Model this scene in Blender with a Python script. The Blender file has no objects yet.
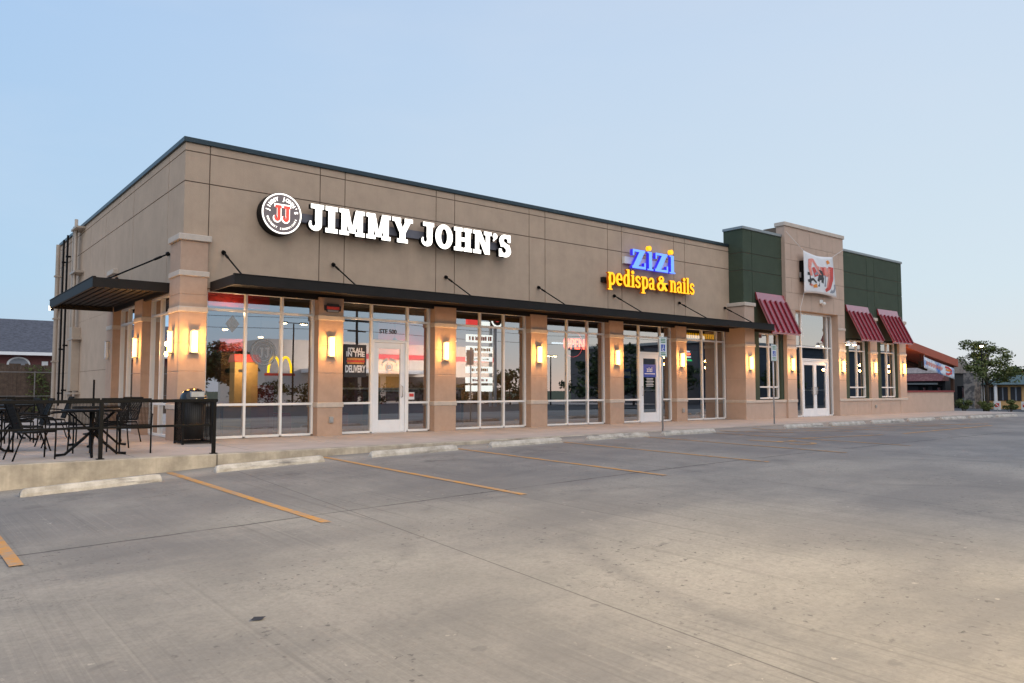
import bpy, bmesh, math, random
import numpy as np
from mathutils import Vector, Matrix
random.seed(7)
R = math.radians
SC = bpy.context.scene
COL = SC.collection

# ------------------------------------------------------------------ camera, world, sun, exposure
cam = bpy.data.cameras.new("camera"); camo = bpy.data.objects.new("camera", cam); COL.objects.link(camo)
cam.sensor_width = 36.0; cam.lens = 766.8 / 1024 * 36
cam.clip_end = 3000; cam.clip_start = 0.05
camo.location = (0, 0, 1.05)
camo.rotation_euler = (R(90 + 3.582), 0, R(51.007 - 90))
SC.camera = camo

SUN_EL, SUN_AZ = 4.0, -38.0          # azimuth measured from +X, counter-clockwise: afterglow low on the right, behind the lot
world = bpy.data.worlds.new("World"); SC.world = world; world.use_nodes = True
wn = world.node_tree.nodes; wl = world.node_tree.links
for n in list(wn): wn.remove(n)
sky = wn.new('ShaderNodeTexSky'); sky.sky_type = 'NISHITA'; sky.sun_disc = False
sky.sun_elevation = R(SUN_EL); sky.sun_rotation = R(90 - SUN_AZ)
sky.air_density = 1.0; sky.dust_density = 0.6; sky.ozone_density = 2.5
bgn = wn.new('ShaderNodeBackground'); bgn.inputs['Strength'].default_value = 0.15
wout = wn.new('ShaderNodeOutputWorld')
# thin high veil of cloud that whitens the dusk sky (a procedural sky, brighter towards the afterglow)
geo = wn.new('ShaderNodeNewGeometry')
def dotn(v):
    d = wn.new('ShaderNodeVectorMath'); d.operation = 'DOT_PRODUCT'
    wl.new(geo.outputs['Incoming'], d.inputs[0]); d.inputs[1].default_value = v
    return d.outputs['Value']
def wmath(op, a, b):
    m = wn.new('ShaderNodeMath'); m.operation = op
    for i, v in enumerate((a, b)):
        if isinstance(v, (int, float)): m.inputs[i].default_value = v
        else: wl.new(v, m.inputs[i])
    return m.outputs[0]
up_ = dotn((0, 0, -1))                                      # Incoming points back at the viewer
side_ = dotn((-math.cos(R(8)), -math.sin(R(8)), 0))
rampU = wn.new('ShaderNodeValToRGB'); wl.new(up_, rampU.inputs[0])
cr = rampU.color_ramp
cr.elements[0].position = 0.0; cr.elements[0].color = (0.60, 0.66, 0.80, 1)
cr.elements[1].position = 1.0; cr.elements[1].color = (0.30, 0.44, 0.78, 1)
e = cr.elements.new(0.12); e.color = (0.545, 0.70, 0.88, 1)
e = cr.elements.new(0.40); e.color = (0.50, 0.655, 0.90, 1)
rampS = wn.new('ShaderNodeMapRange'); wl.new(side_, rampS.inputs[0])
rampS.inputs[1].default_value = -0.2; rampS.inputs[2].default_value = 1.0
veil = wn.new('ShaderNodeMixRGB'); veil.blend_type = 'MIX'
wl.new(rampS.outputs[0], veil.inputs[0])
left = wn.new('ShaderNodeMixRGB'); left.blend_type = 'MULTIPLY'; left.inputs[0].default_value = 1
wl.new(rampU.outputs[0], left.inputs[1]); left.inputs[2].default_value = (0.62, 0.80, 0.985, 1)
right = wn.new('ShaderNodeMixRGB'); right.blend_type = 'ADD'; right.inputs[0].default_value = 1
wl.new(rampU.outputs[0], right.inputs[1]); right.inputs[2].default_value = (0.095, 0.05, -0.04, 1)
wl.new(left.outputs[0], veil.inputs[1]); wl.new(right.outputs[0], veil.inputs[2])
gain = wn.new('ShaderNodeMixRGB'); gain.blend_type = 'MULTIPLY'; gain.inputs[0].default_value = 1
wl.new(veil.outputs[0], gain.inputs[1]); gain.inputs[2].default_value = (7.9, 7.85, 7.3, 1)
# afterglow: warm, low band of sky behind the photographer
back_ = wmath('MAXIMUM', dotn((0.1, 1, 0)), 0.0); low_ = wmath('POWER', wmath('SUBTRACT', 1.0, wmath('MAXIMUM', up_, 0.0)), 7.0)
glow = wn.new('ShaderNodeMixRGB'); glow.blend_type = 'ADD'; wl.new(wmath('MULTIPLY', back_, low_), glow.inputs[0])
wl.new(gain.outputs[0], glow.inputs[1]); glow.inputs[2].default_value = (0.8, 0.30, 0.0, 1); gain = glow
cl = wn.new('ShaderNodeTexNoise'); cl.inputs['Scale'].default_value = 2.2; cl.inputs['Detail'].default_value = 5; cl.inputs['Roughness'].default_value = .55
cmap = wn.new('ShaderNodeMapping'); cmap.inputs['Scale'].default_value = (1, 1, 3.2); wl.new(geo.outputs['Incoming'], cmap.inputs[0]); wl.new(cmap.outputs[0], cl.inputs['Vector'])
cmr = wn.new('ShaderNodeMapRange'); cmr.inputs[1].default_value = .46; cmr.inputs[2].default_value = .80; cmr.inputs[3].default_value = 0; cmr.inputs[4].default_value = .30; wl.new(cl.outputs['Fac'], cmr.inputs[0])
cmx = wn.new('ShaderNodeMixRGB'); wl.new(cmr.outputs[0], cmx.inputs[0]); wl.new(gain.outputs[0], cmx.inputs[1]); cmx.inputs[2].default_value = (5.2, 5.7, 6.5, 1); gain = cmx
mixs = wn.new('ShaderNodeMixRGB'); mixs.inputs[0].default_value = 0.85
wl.new(sky.outputs[0], mixs.inputs[1]); wl.new(gain.outputs[0], mixs.inputs[2])
wl.new(mixs.outputs[0], bgn.inputs['Color']); wl.new(bgn.outputs[0], wout.inputs[0])

sun = bpy.data.lights.new("sun", 'SUN'); suno = bpy.data.objects.new("sun", sun); COL.objects.link(suno)
sun.energy = 1.85; sun.angle = R(95); sun.color = (1.0, 0.80, 0.56)
sd = Vector((math.cos(R(-124)) * math.cos(R(48)), math.sin(R(-124)) * math.cos(R(48)), math.sin(R(48))))   # broad soft glow of the lit dusk sky behind the camera
suno.rotation_euler = sd.to_track_quat('Z', 'Y').to_euler()

vs = SC.view_settings
vs.view_transform = 'Standard'; vs.look = 'None'; vs.gamma = 1; vs.use_curve_mapping = False
vs.exposure = 0.0
SC.cycles.max_bounces = 8; SC.cycles.transparent_max_bounces = 16; SC.cycles.caustics_reflective = False
SC.cycles.sample_clamp_indirect = 4

# ------------------------------------------------------------------ materials
MATS = {}
def _new(name):
    m = bpy.data.materials.new(name); m.use_nodes = True; MATS[name] = m
    return m, m.node_tree.nodes, m.node_tree.links, m.node_tree.nodes['Principled BSDF']
def noise(n, l, scale, detail=4, rough=.6, stretch=None, obj=False):
    if obj:
        g = n.new('ShaderNodeTexCoord'); src = g.outputs['Object']
    else:
        g = n.new('ShaderNodeNewGeometry'); src = g.outputs['Position']
    if stretch:
        mp = n.new('ShaderNodeMapping'); mp.inputs['Scale'].default_value = stretch; l.new(src, mp.inputs[0]); src = mp.outputs[0]
    t = n.new('ShaderNodeTexNoise'); t.inputs['Scale'].default_value = scale; t.inputs['Detail'].default_value = detail
    t.inputs['Roughness'].default_value = rough; l.new(src, t.inputs['Vector'])
    return t.outputs['Fac']
def ramp(n, l, src, p0, p1, c0=(0, 0, 0, 1), c1=(1, 1, 1, 1)):
    r = n.new('ShaderNodeValToRGB'); l.new(src, r.inputs[0])
    r.color_ramp.elements[0].position = p0; r.color_ramp.elements[0].color = c0
    r.color_ramp.elements[1].position = p1; r.color_ramp.elements[1].color = c1
    return r.outputs[0]
def mixc(n, l, fac, a, b, mode='MIX'):
    m = n.new('ShaderNodeMixRGB'); m.blend_type = mode
    for i, v in ((0, fac), (1, a), (2, b)):
        if hasattr(v, 'links'): l.new(v, m.inputs[i])
        elif isinstance(v, (int, float)): m.inputs[i].default_value = v
        else: m.inputs[i].default_value = (*v[:3], 1)
    return m.outputs[0]
def bump(n, l, h, strength, dist=.01):
    b = n.new('ShaderNodeBump'); b.inputs['Strength'].default_value = strength; b.inputs['Distance'].default_value = dist
    l.new(h, b.inputs['Height']); return b.outputs[0]

def mat(name, col, rough=.6, metal=0, var=.12, vscale=3, bmp=0, bscale=60, streak=0, spec=.5, obj=False):
    m, n, l, p = _new(name)
    a = tuple(max(0, c * (1 - var)) for c in col); b = tuple(min(1, c * (1 + var)) for c in col)
    c = mixc(n, l, ramp(n, l, noise(n, l, vscale, 6, .65, obj=obj), .3, .7), a, b)
    if streak:
        s = ramp(n, l, noise(n, l, 1.0, 5, .7, (7, 7, .35)), .42, .75)
        c = mixc(n, l, mixc(n, l, s, (0, 0, 0), (streak,) * 3), c, tuple(x * .62 for x in col))
    l.new(c, p.inputs['Base Color'])
    p.inputs['Roughness'].default_value = rough; p.inputs['Metallic'].default_value = metal
    p.inputs['Specular IOR Level'].default_value = spec
    if bmp: l.new(bump(n, l, noise(n, l, bscale, 3, obj=obj), bmp, .006), p.inputs['Normal'])
    return m
def lacquer(m):
    p = m.node_tree.nodes['Principled BSDF']; p.inputs['Coat Weight'].default_value = 1; p.inputs['Coat IOR'].default_value = 2.3; p.inputs['Coat Roughness'].default_value = .22
def emis(name, col, strength, side=None):
    m, n, l, p = _new(name)
    p.inputs['Base Color'].default_value = (*col, 1); p.inputs['Emission Color'].default_value = (*col, 1)
    p.inputs['Emission Strength'].default_value = strength; p.inputs['Roughness'].default_value = .4
    return m
def glassmat(name, tint, refl):
    m, n, l, p = _new(name); n.remove(p)
    tr = n.new('ShaderNodeBsdfTransparent'); tr.inputs[0].default_value = (*tint, 1)
    gl = n.new('ShaderNodeBsdfGlossy'); gl.inputs['Roughness'].default_value = 0.0; gl.inputs[0].default_value = (.93, .97, 1, 1)
    fr = n.new('ShaderNodeFresnel'); fr.inputs['IOR'].default_value = 1.5
    ad = n.new('ShaderNodeMath'); ad.operation = 'ADD'; ad.use_clamp = True; ad.inputs[1].default_value = refl
    l.new(fr.outputs[0], ad.inputs[0])
    # slight waviness of large panes
    bp = bump(n, l, noise(n, l, .6, 1), .010, .05); l.new(bp, gl.inputs['Normal'])
    mx = n.new('ShaderNodeMixShader'); l.new(ad.outputs[0], mx.inputs[0]); l.new(tr.outputs[0], mx.inputs[1]); l.new(gl.outputs[0], mx.inputs[2])
    l.new(mx.outputs[0], n['Material Output'].inputs[0])
    return m

stucco = mat('stucco_taupe', (.49, .372, .275), .9, var=.09, vscale=1.9, bmp=.5, bscale=40, streak=.13)
groove = mat('groove_shade', (.155, .118, .09), .9, var=.1)  # groove backing darkened: the joint shadow is put into the colour
piermat = mat('stucco_pier', (.49, .34, .25), .9, var=.08, vscale=5, bmp=.5, bscale=70, streak=.10)
towermat = mat('stucco_tower', (.52, .39, .31), .9, var=.07, vscale=2.5, bmp=.4, bscale=60, streak=.10)
greenm = mat('stucco_green', (.045, .066, .042), .85, var=.14, vscale=2.5, bmp=.4, bscale=60, streak=.18)
bandm = mat('cast_stone', (.56, .49, .42), .85, var=.10, vscale=6, bmp=.3, bscale=50)
alum = mat('clear_aluminium', (.84, .84, .83), .36, .05, var=.05, vscale=2)
whitepaint = mat('white_door_paint', (.84, .86, .88), .35, 0, var=.04, vscale=3)
bronze = mat('dark_bronze_metal', (.012, .0105, .010), .55, 0, var=.2, vscale=3, spec=.22)
soff = mat('soffit_deck_metal', (.016, .012, .010), .6, 0, var=.2, spec=.15)
capm = mat('parapet_cap_metal', (.028, .048, .058), .38, .3, var=.15)
capg = mat('grey_cap_metal', (.26, .29, .30), .4, .4, var=.12)
blackm = mat('black_powder_coat', (.0045, .0045, .005), .5, 0, var=.25, vscale=12, spec=.14)
redm = mat('red_awning_metal', (.33, .018, .035), .4, 0, var=.10, vscale=3)
lacquer(redm)
redrib = mat('red_awning_seam_shaded', (.15, .006, .016), .5, 0, var=.1)  # darker copy of the awning red, so the seams look shaded
concm = mat('sidewalk_concrete', (.44, .385, .345), .88, var=.16, vscale=1.1, bmp=.3, bscale=40)
curbm = mat('curb_concrete', (.40, .355, .29), .9, var=.38, vscale=2.6, bmp=.5, bscale=30, streak=.5)
pvc = mat('pale_pipe_paint', (.40, .34, .28), .5, 0, var=.1)
steel = mat('galvanised_steel', (.42, .43, .44), .45, .7, var=.12, vscale=10)
greybox = mat('grey_enclosure', (.38, .38, .37), .5, .1, var=.06)
whitepl = mat('white_plastic', (.75, .75, .74), .4, 0, var=.04)
gold = mat('sandwich_bread', (.55, .24, .06), .7, 0, var=.3, vscale=40)
vinyl_w = mat('white_vinyl', (.74, .75, .77), .55, 0, var=.05, vscale=3)
vinyl_bk = mat('charcoal_vinyl', (.022, .020, .022), .5, 0, var=.1)
vinyl_red = mat('red_vinyl', (.55, .05, .04), .5, 0, var=.25, vscale=9)
vinyl_pk = mat('salmon_vinyl', (.72, .25, .20), .5, 0, var=.25, vscale=9)
vinyl_blue = mat('blue_vinyl', (.02, .07, .42), .45, 0, var=.1)
vinyl_grn = mat('green_vinyl', (.02, .20, .09), .45, 0, var=.1)
vinyl_grey = mat('grey_vinyl', (.25, .27, .31), .6, 0, var=.08)
vinyl_or = mat('orange_vinyl', (.75, .25, .02), .5, 0, var=.1)
shingle = mat('grey_shingle', (.085, .088, .105), .9, var=.50, vscale=6, bmp=.5, bscale=14)
brickred = mat('house_brick', (.15, .058, .056), .9, var=.22, vscale=30)
woodf = mat('fence_board', (.095, .066, .048), .9, var=.45, vscale=7, streak=.8, bmp=.3, bscale=25)
trunkm = mat('bark', (.075, .058, .045), .95, var=.3, vscale=9, bmp=.6, bscale=25)
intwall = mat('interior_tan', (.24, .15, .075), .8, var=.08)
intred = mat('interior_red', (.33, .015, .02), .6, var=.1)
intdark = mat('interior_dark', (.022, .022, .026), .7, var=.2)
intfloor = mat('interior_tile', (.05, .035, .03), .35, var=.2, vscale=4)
maroon = mat('maroon_laminate', (.12, .010, .016), .4, var=.12)
glass = glassmat('storefront_glass', (.62, .64, .65), .41)
sconce_m = emis('sconce_glow', (1.0, .50, .12), 7.5)
letterwhite = emis('lit_white_acrylic', (1.0, .95, .86), 1.9)
letterblue = emis('lit_blue_acrylic', (.13, .30, 1.0), 1.15)
letterblue_side = emis('lit_blue_edge', (.03, .02, .55), .9)
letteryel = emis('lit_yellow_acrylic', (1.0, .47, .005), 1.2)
letteryel_side = emis('lit_amber_edge', (.45, .09, .0), .30)
discdark = emis('lit_charcoal_acrylic', (.105, .085, .085), .9)
discred = emis('lit_red_acrylic', (1.0, .07, .045), .95)
neonred = emis('neon_red', (1.0, .11, .05), 9.0)
neondim = emis('neon_red_dim', (1.0, .12, .10), 1.2)
neongreen = emis('neon_green', (.02, .9, .25), 1.6)
neonwhite = emis('neon_white', (.75, .9, 1.0), 1.6)
lampwarm = emis('lamp_lens', (1.0, .78, .45), 60)
lampwall = emis('wall_lamp_lens', (1.0, .80, .50), 40)
intlight = emis('interior_lamp', (1.0, .66, .30), 22.0)
menum = emis('menu_board_lit', (1.0, .52, .14), .55)
kitch = emis('kitchen_wall_glow', (1.0, .50, .12), .40)  # kitchen light put into the wall itself as emission

def leafmat(name, c0, c1):
    m, n, l, p = _new(name)
    t = noise(n, l, 1.3, 5, .7)
    l.new(mixc(n, l, ramp(n, l, t, .35, .65), c0, c1), p.inputs['Base Color'])
    p.inputs['Roughness'].default_value = .6
    p.inputs['Specular IOR Level'].default_value = .25
    return m
leafA = leafmat('leaf_green', (.06, .092, .03), (.125, .16, .055))
leafB = leafmat('leaf_dark', (.018, .036, .016), (.045, .07, .028))
leafC = leafmat('leaf_olive', (.06, .075, .02), (.11, .115, .035))
grassm = mat('verge_grass', (.07, .085, .035), .95, var=.4, vscale=3, bmp=.5, bscale=30)
asph = mat('asphalt', (.032, .033, .037), .85, var=.2, vscale=2, bmp=.3, bscale=60)

# parking-lot concrete: blotches, tyre-darkened stalls, broom streaks, saw-cut joints
def lotmat():
    m, n, l, p = _new('lot_concrete')
    g = n.new('ShaderNodeNewGeometry'); sx = n.new('ShaderNodeSeparateXYZ'); l.new(g.outputs['Position'], sx.inputs[0])
    X, Y = sx.outputs[0], sx.outputs[1]
    def M(op, a, b=None, clamp=False):
        k = n.new('ShaderNodeMath'); k.operation = op; k.use_clamp = clamp
        for i, v in enumerate((a, b)):
            if v is None: continue
            if isinstance(v, (int, float)): k.inputs[i].default_value = v
            else: l.new(v, k.inputs[i])
        return k.outputs[0]
    big = noise(n, l, .42, 6, .62); mid = noise(n, l, 1.7, 6, .65); fine = noise(n, l, 90, 2, .5)
    c = mixc(n, l, ramp(n, l, big, .34, .68), (.215, .204, .188), (.36, .338, .297))
    c = mixc(n, l, ramp(n, l, mid, .45, .70, c1=(.42,) * 3 + (1,)), c, (.30, .275, .255))
    # oil and tyre grime, strongest where cars stand
    dY = M('ABSOLUTE', M('SUBTRACT', Y, 9.6)); stall = M('SUBTRACT', 1.0, M('DIVIDE', dY, 3.2), True)
    grime = M('MULTIPLY', stall, ramp(n, l, noise(n, l, .9, 6, .68, (1, .55, 1)), .36, .62), True)
    c = mixc(n, l, M('MULTIPLY', grime, .68), c, (.128, .126, .132))
    oil = M('MULTIPLY', M('SUBTRACT', 1.0, M('DIVIDE', M('ABSOLUTE', M('SUBTRACT', Y, 11.0)), 1.3), True), ramp(n, l, noise(n, l, 1.25, 6, .7), .52, .64))
    c = mixc(n, l, M('MULTIPLY', oil, .75), c, (.055, .053, .054))
    hz = ramp(n, l, noise(n, l, .33, 7, .66, (.6, 1.2, 1)), .47, .60)
    c = mixc(n, l, M('MULTIPLY', hz, .62), c, (.142, .139, .142))
    c = mixc(n, l, M('MULTIPLY', ramp(n, l, noise(n, l, 4.5, 8, .75), .50, .74), .42), c, (.22, .205, .19))
    c = mixc(n, l, M('MULTIPLY', ramp(n, l, noise(n, l, 22, 4, .7), .45, .72), .42), c, (.15, .14, .13))
    # pale band of clean concrete beside the wheel stops
    band = M('SUBTRACT', 1.0, M('DIVIDE', M('ABSOLUTE', M('SUBTRACT', Y, 12.25)), .55), True)
    c = mixc(n, l, M('MULTIPLY', band, .6), c, (.44, .405, .35))
    # long stains swept across the drive aisle
    sw = ramp(n, l, noise(n, l, .55, 5, .6, (.35, 1.6, 1)), .50, .72)
    c = mixc(n, l, M('MULTIPLY', sw, .55), c, (.20, .188, .178))
    spots = ramp(n, l, noise(n, l, 4.3, 3, .5), .70, .74)
    c = mixc(n, l, M('MULTIPLY', spots, .5), c, (.13, .125, .12))
    # tyre scrub arcs, hairline cracks and oil drips
    for (ax, ay, ar, aw) in ((9.5, 2.0, 5.6, .16), (9.5, 2.0, 7.1, .14), (16, 1.0, 7.6, .20), (16, 1.0, 9.2, .18), (4.0, -1.0, 8.4, .14), (24, 3.0, 6.0, .22)):
        dd = M('SQRT', M('ADD', M('POWER', M('SUBTRACT', X, ax), 2.0), M('POWER', M('SUBTRACT', Y, ay), 2.0)))
        av = M('SUBTRACT', 1.0, M('DIVIDE', M('ABSOLUTE', M('SUBTRACT', dd, ar)), aw), True)
        c = mixc(n, l, M('MULTIPLY', M('MULTIPLY', av, ramp(n, l, noise(n, l, .8, 4, .65), .46, .62)), .38), c, (.12, .115, .115))
    ck = M('ABSOLUTE', M('SUBTRACT', noise(n, l, .38, 7, .62), .5))
    crack = M('MULTIPLY', M('LESS_THAN', ck, .0016), ramp(n, l, noise(n, l, .21, 2), .50, .56))
    c = mixc(n, l, M('MULTIPLY', crack, .40), c, (.07, .065, .06))
    drip = M('MULTIPLY', ramp(n, l, noise(n, l, 16, 3, .55), .64, .68), ramp(n, l, noise(n, l, .75, 3), .48, .60))
    c = mixc(n, l, M('MULTIPLY', drip, .75), c, (.06, .057, .057))
    pale = M('MULTIPLY', ramp(n, l, noise(n, l, 11, 4, .6), .66, .69), ramp(n, l, noise(n, l, .6, 3), .5, .6))
    c = mixc(n, l, M('MULTIPLY', pale, .5), c, (.52, .48, .42))
    # broom finish: thin streaks that run towards the shops
    br = noise(n, l, 1.0, 3, .7, (34, .09, 1)); brm = ramp(n, l, noise(n, l, .30, 2), .38, .60)
    c = mixc(n, l, M('MULTIPLY', ramp(n, l, br, .54, .70), M('MULTIPLY', brm, .24)), c, (.42, .395, .345))
    c = mixc(n, l, M('MULTIPLY', ramp(n, l, noise(n, l, 1.0, 3, .7, (21, .10, 1)), .54, .70), M('MULTIPLY', brm, .55)), c, (.12, .113, .105))
    c = mixc(n, l, M('MULTIPLY', ramp(n, l, noise(n, l, 38, 4, .75), .35, .70), .34), c, (.13, .12, .11))
    # saw-cut joints
    wob = M('MULTIPLY', M('SUBTRACT', noise(n, l, 2.2, 4, .7), .5), .09)
    def line(coord, pos, w, wb=True, per=None):
        v = M('ADD', coord, wob) if wb else coord
        if per: v = M('SUBTRACT', M('FLOORED_MODULO', M('ADD', v, per / 2 - pos), per), per / 2)
        else: v = M('SUBTRACT', v, pos)
        return M('LESS_THAN', M('ABSOLUTE', v), w)
    j1 = line(Y, JY, .022); j2 = line(M('SUBTRACT', X, M('MULTIPLY', Y, .072)), JX, .007, False, 5.4)
    jk = M('MAXIMUM', M('MULTIPLY', j2, .75), M('MULTIPLY', j1, ramp(n, l, noise(n, l, 1.1, 3), .3, .5)))
    c = mixc(n, l, M('MULTIPLY', jk, .8), c, (.055, .050, .048))
    l.new(c, p.inputs['Base Color'])
    p.inputs['Roughness'].default_value = .82; p.inputs['Specular IOR Level'].default_value = .35
    h = M('ADD', M('MULTIPLY', br, .5), M('MULTIPLY', fine, .5))
    l.new(bump(n, l, h, .22, .006), p.inputs['Normal'])
    return m
JY, JX = 7.62, 3.36
lot_m = lotmat()

def yellowpaint():
    m, n, l, p = _new('worn_yellow_paint')
    w = ramp(n, l, noise(n, l, 7.5, 9, .85), .42, .60)
    c = mixc(n, l, ramp(n, l, noise(n, l, 1.2, 4), .35, .7), (.62, .275, .022), (.50, .23, .04))
    c = mixc(n, l, w, c, (.30, .24, .19))
    l.new(c, p.inputs['Base Color']); p.inputs['Roughness'].default_value = .7
    return m
yellow = yellowpaint()
def fadedpaint():
    m, n, l, p = _new('faded_yellow_paint')
    w = ramp(n, l, noise(n, l, 5.0, 8, .8), .43, .63)
    l.new(mixc(n, l, w, (.50, .25, .06), (.22, .195, .17)), p.inputs['Base Color']); p.inputs['Roughness'].default_value = .75
    return m
faded = fadedpaint()
def stopmat():
    m, n, l, p = _new('painted_wheel_stop')
    c = mixc(n, l, ramp(n, l, noise(n, l, 3.5, 6, .7), .38, .62), (.34, .31, .265), (.56, .53, .48))
    c = mixc(n, l, ramp(n, l, noise(n, l, 2.1, 5, .7, (.6, 3, 6)), .55, .68, c1=(.75,) * 3 + (1,)), c, (.10, .10, .105))
    l.new(c, p.inputs['Base Color']); p.inputs['Roughness'].default_value = .85
    l.new(bump(n, l, noise(n, l, 45, 3), .4, .006), p.inputs['Normal'])
    return m
stop_m = stopmat()
def splash(name, base, other, sc, lo=.45, hi=.6):
    m, n, l, p = _new(name)
    l.new(mixc(n, l, ramp(n, l, noise(n, l, sc, 4, .6), lo, hi), base, other), p.inputs['Base Color'])
    p.inputs['Roughness'].default_value = .55
    return m
banner_blue = splash('blue_white_banner_cloth', (.66, .74, .84), (.06, .20, .55), 1.4, .5, .62)
stonem = splash('rubble_stone', (.22, .19, .165), (.08, .07, .065), 3.0, .45, .55)
tilem = splash('speckled_roof_tile', (.30, .26, .235), (.20, .165, .15), 6.0)
mansm = splash('dark_red_tile', (.13, .036, .034), (.20, .085, .075), 4.5, .5, .62)
dupe = None

# ------------------------------------------------------------------ mesh helpers
WPOS = {}
class MB:
    def __init__(s): s.v = []; s.f = []; s.m = []
    def add(s, vs, fs, m=0):
        k = len(s.v); s.v += [tuple(v) for v in vs]
        for f in fs: s.f.append([i + k for i in f]); s.m.append(m)
    def box(s, x0, x1, y0, y1, z0, z1, m=0):
        s.add([(x0, y0, z0), (x1, y0, z0), (x1, y1, z0), (x0, y1, z0), (x0, y0, z1), (x1, y0, z1), (x1, y1, z1), (x0, y1, z1)],
              [(0, 3, 2, 1), (4, 5, 6, 7), (0, 1, 5, 4), (1, 2, 6, 5), (2, 3, 7, 6), (3, 0, 4, 7)], m); return s
    def hexa(s, p, m=0):
        s.add(p, [(0, 3, 2, 1), (4, 5, 6, 7), (0, 1, 5, 4), (1, 2, 6, 5), (2, 3, 7, 6), (3, 0, 4, 7)], m); return s
    def bar(s, p, q, w, h=None, m=0):
        p, q = Vector(p), Vector(q); h = h or w; d = (q - p).normalized()
        u = d.cross(Vector((0, 0, 1)));  u = u.normalized() if u.length > 1e-4 else Vector((1, 0, 0))
        v = u.cross(d).normalized(); u = u * w / 2; v = v * h / 2
        s.hexa([p - u - v, p + u - v, q + u - v, q - u - v, p - u + v, p + u + v, q + u + v, q - u + v], m); return s
    def tube(s, pts, r, n=8, m=0, caps=True):
        pts = [Vector(p) for p in pts]; rs = r if isinstance(r, (list, tuple)) else [r] * len(pts)
        rings = []; ref = None
        for i, p in enumerate(pts):
            d = (pts[min(i + 1, len(pts) - 1)] - pts[max(i - 1, 0)]).normalized()
            if ref is None or abs(d.dot(ref)) > .95: ref = Vector((0, 0, 1)) if abs(d.z) < .9 else Vector((1, 0, 0))
            u = d.cross(ref).normalized(); v = u.cross(d).normalized(); ref = v
            rings.append([p + (u * math.cos(2 * math.pi * k / n) + v * math.sin(2 * math.pi * k / n)) * rs[i] for k in range(n)])
        vs = [q for rg in rings for q in rg]; fs = []
        for i in range(len(pts) - 1):
            for k in range(n): fs.append((i * n + k, i * n + (k + 1) % n, (i + 1) * n + (k + 1) % n, (i + 1) * n + k))
        if caps: fs.append(tuple(range(n))[::-1]); fs.append(tuple((len(pts) - 1) * n + k for k in range(n)))
        s.add(vs, fs, m); return s
    def lathe(s, c, prof, n=20, m=0):
        vs = []; fs = []
        for (r, z) in prof:
            for k in range(n): vs.append((c[0] + r * math.cos(2 * math.pi * k / n), c[1] + r * math.sin(2 * math.pi * k / n), c[2] + z))
        for i in range(len(prof) - 1):
            for k in range(n): fs.append((i * n + k, i * n + (k + 1) % n, (i + 1) * n + (k + 1) % n, (i + 1) * n + k))
        fs.append(tuple(range(n))[::-1]); fs.append(tuple((len(prof) - 1) * n + k for k in range(n)))
        s.add(vs, fs, m); return s
    def prism(s, poly, d0, d1, axis='y', m=0):
        f = {'y': lambda a, b, d: (a, d, b), 'x': lambda a, b, d: (d, a, b), 'z': lambda a, b, d: (a, b, d)}[axis]
        n = len(poly); vs = [f(a, b, d0) for a, b in poly] + [f(a, b, d1) for a, b in poly]
        fs = [tuple(range(n)), tuple(range(2 * n - 1, n - 1, -1))] + [(i, i + n, (i + 1) % n + n, (i + 1) % n) for i in range(n)]
        s.add(vs, fs, m); return s
    def build(s, name, mats, parent=None, bevel=0, smooth=False, fix=True, **tagkw):
        mats = mats if isinstance(mats, (list, tuple)) else [mats]
        a = np.array(s.v, dtype=float); lo, hi = a.min(0), a.max(0)
        c = Vector(((lo[0] + hi[0]) / 2, (lo[1] + hi[1]) / 2, lo[2]))
        me = bpy.data.meshes.new(name); me.from_pydata([tuple(Vector(v) - c) for v in s.v], [], s.f)
        for mt in mats: me.materials.append(mt)
        me.polygons.foreach_set('material_index', s.m)
        if fix or bevel:
            bm = bmesh.new(); bm.from_mesh(me)
            if fix: bmesh.ops.recalc_face_normals(bm, faces=bm.faces)
            if bevel:
                eds = [e for e in bm.edges if len(e.link_faces) == 2 and e.calc_face_angle(0) > .6]
                bmesh.ops.bevel(bm, geom=eds, offset=bevel, segments=1, affect='EDGES', clamp_overlap=True)
            bm.to_mesh(me); bm.free()
        if smooth:
            for p in me.polygons: p.use_smooth = True
        return link(name, me, c, parent, **tagkw)
def link(name, me, c, parent=None, **tagkw):
    o = bpy.data.objects.new(name, me); COL.objects.link(o)
    pw = WPOS[parent.name] if parent else Vector((0, 0, 0))
    o.location = Vector(c) - pw; o.parent = parent; WPOS[o.name] = Vector(c)
    if tagkw: tag(o, **tagkw)
    return o
def tag(o, label=None, cat=None, group=None, kind=None):
    if label: o['label'] = label
    if cat: o['category'] = cat
    if group: o['group'] = group
    if kind: o['kind'] = kind
    return o
def thing(name, label, cat, loc=(0, 0, 0), group=None):
    o = bpy.data.objects.new(name, None); COL.objects.link(o); o.location = loc; WPOS[o.name] = Vector(loc); o.empty_display_size = .2
    return tag(o, label, cat, group)
def dup(o, loc, rz=0, label=None, group=None):
    r = o.copy(); COL.objects.link(r); r.location = loc; r.rotation_euler = (0, 0, rz); WPOS[r.name] = Vector(loc)
    if label: r['label'] = label
    if group: r['group'] = group
    for ch in list(o.children):
        c = ch.copy(); COL.objects.link(c); c.parent = r
        for g in list(ch.children):
            d = g.copy(); COL.objects.link(d); d.parent = c
    return r

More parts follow.
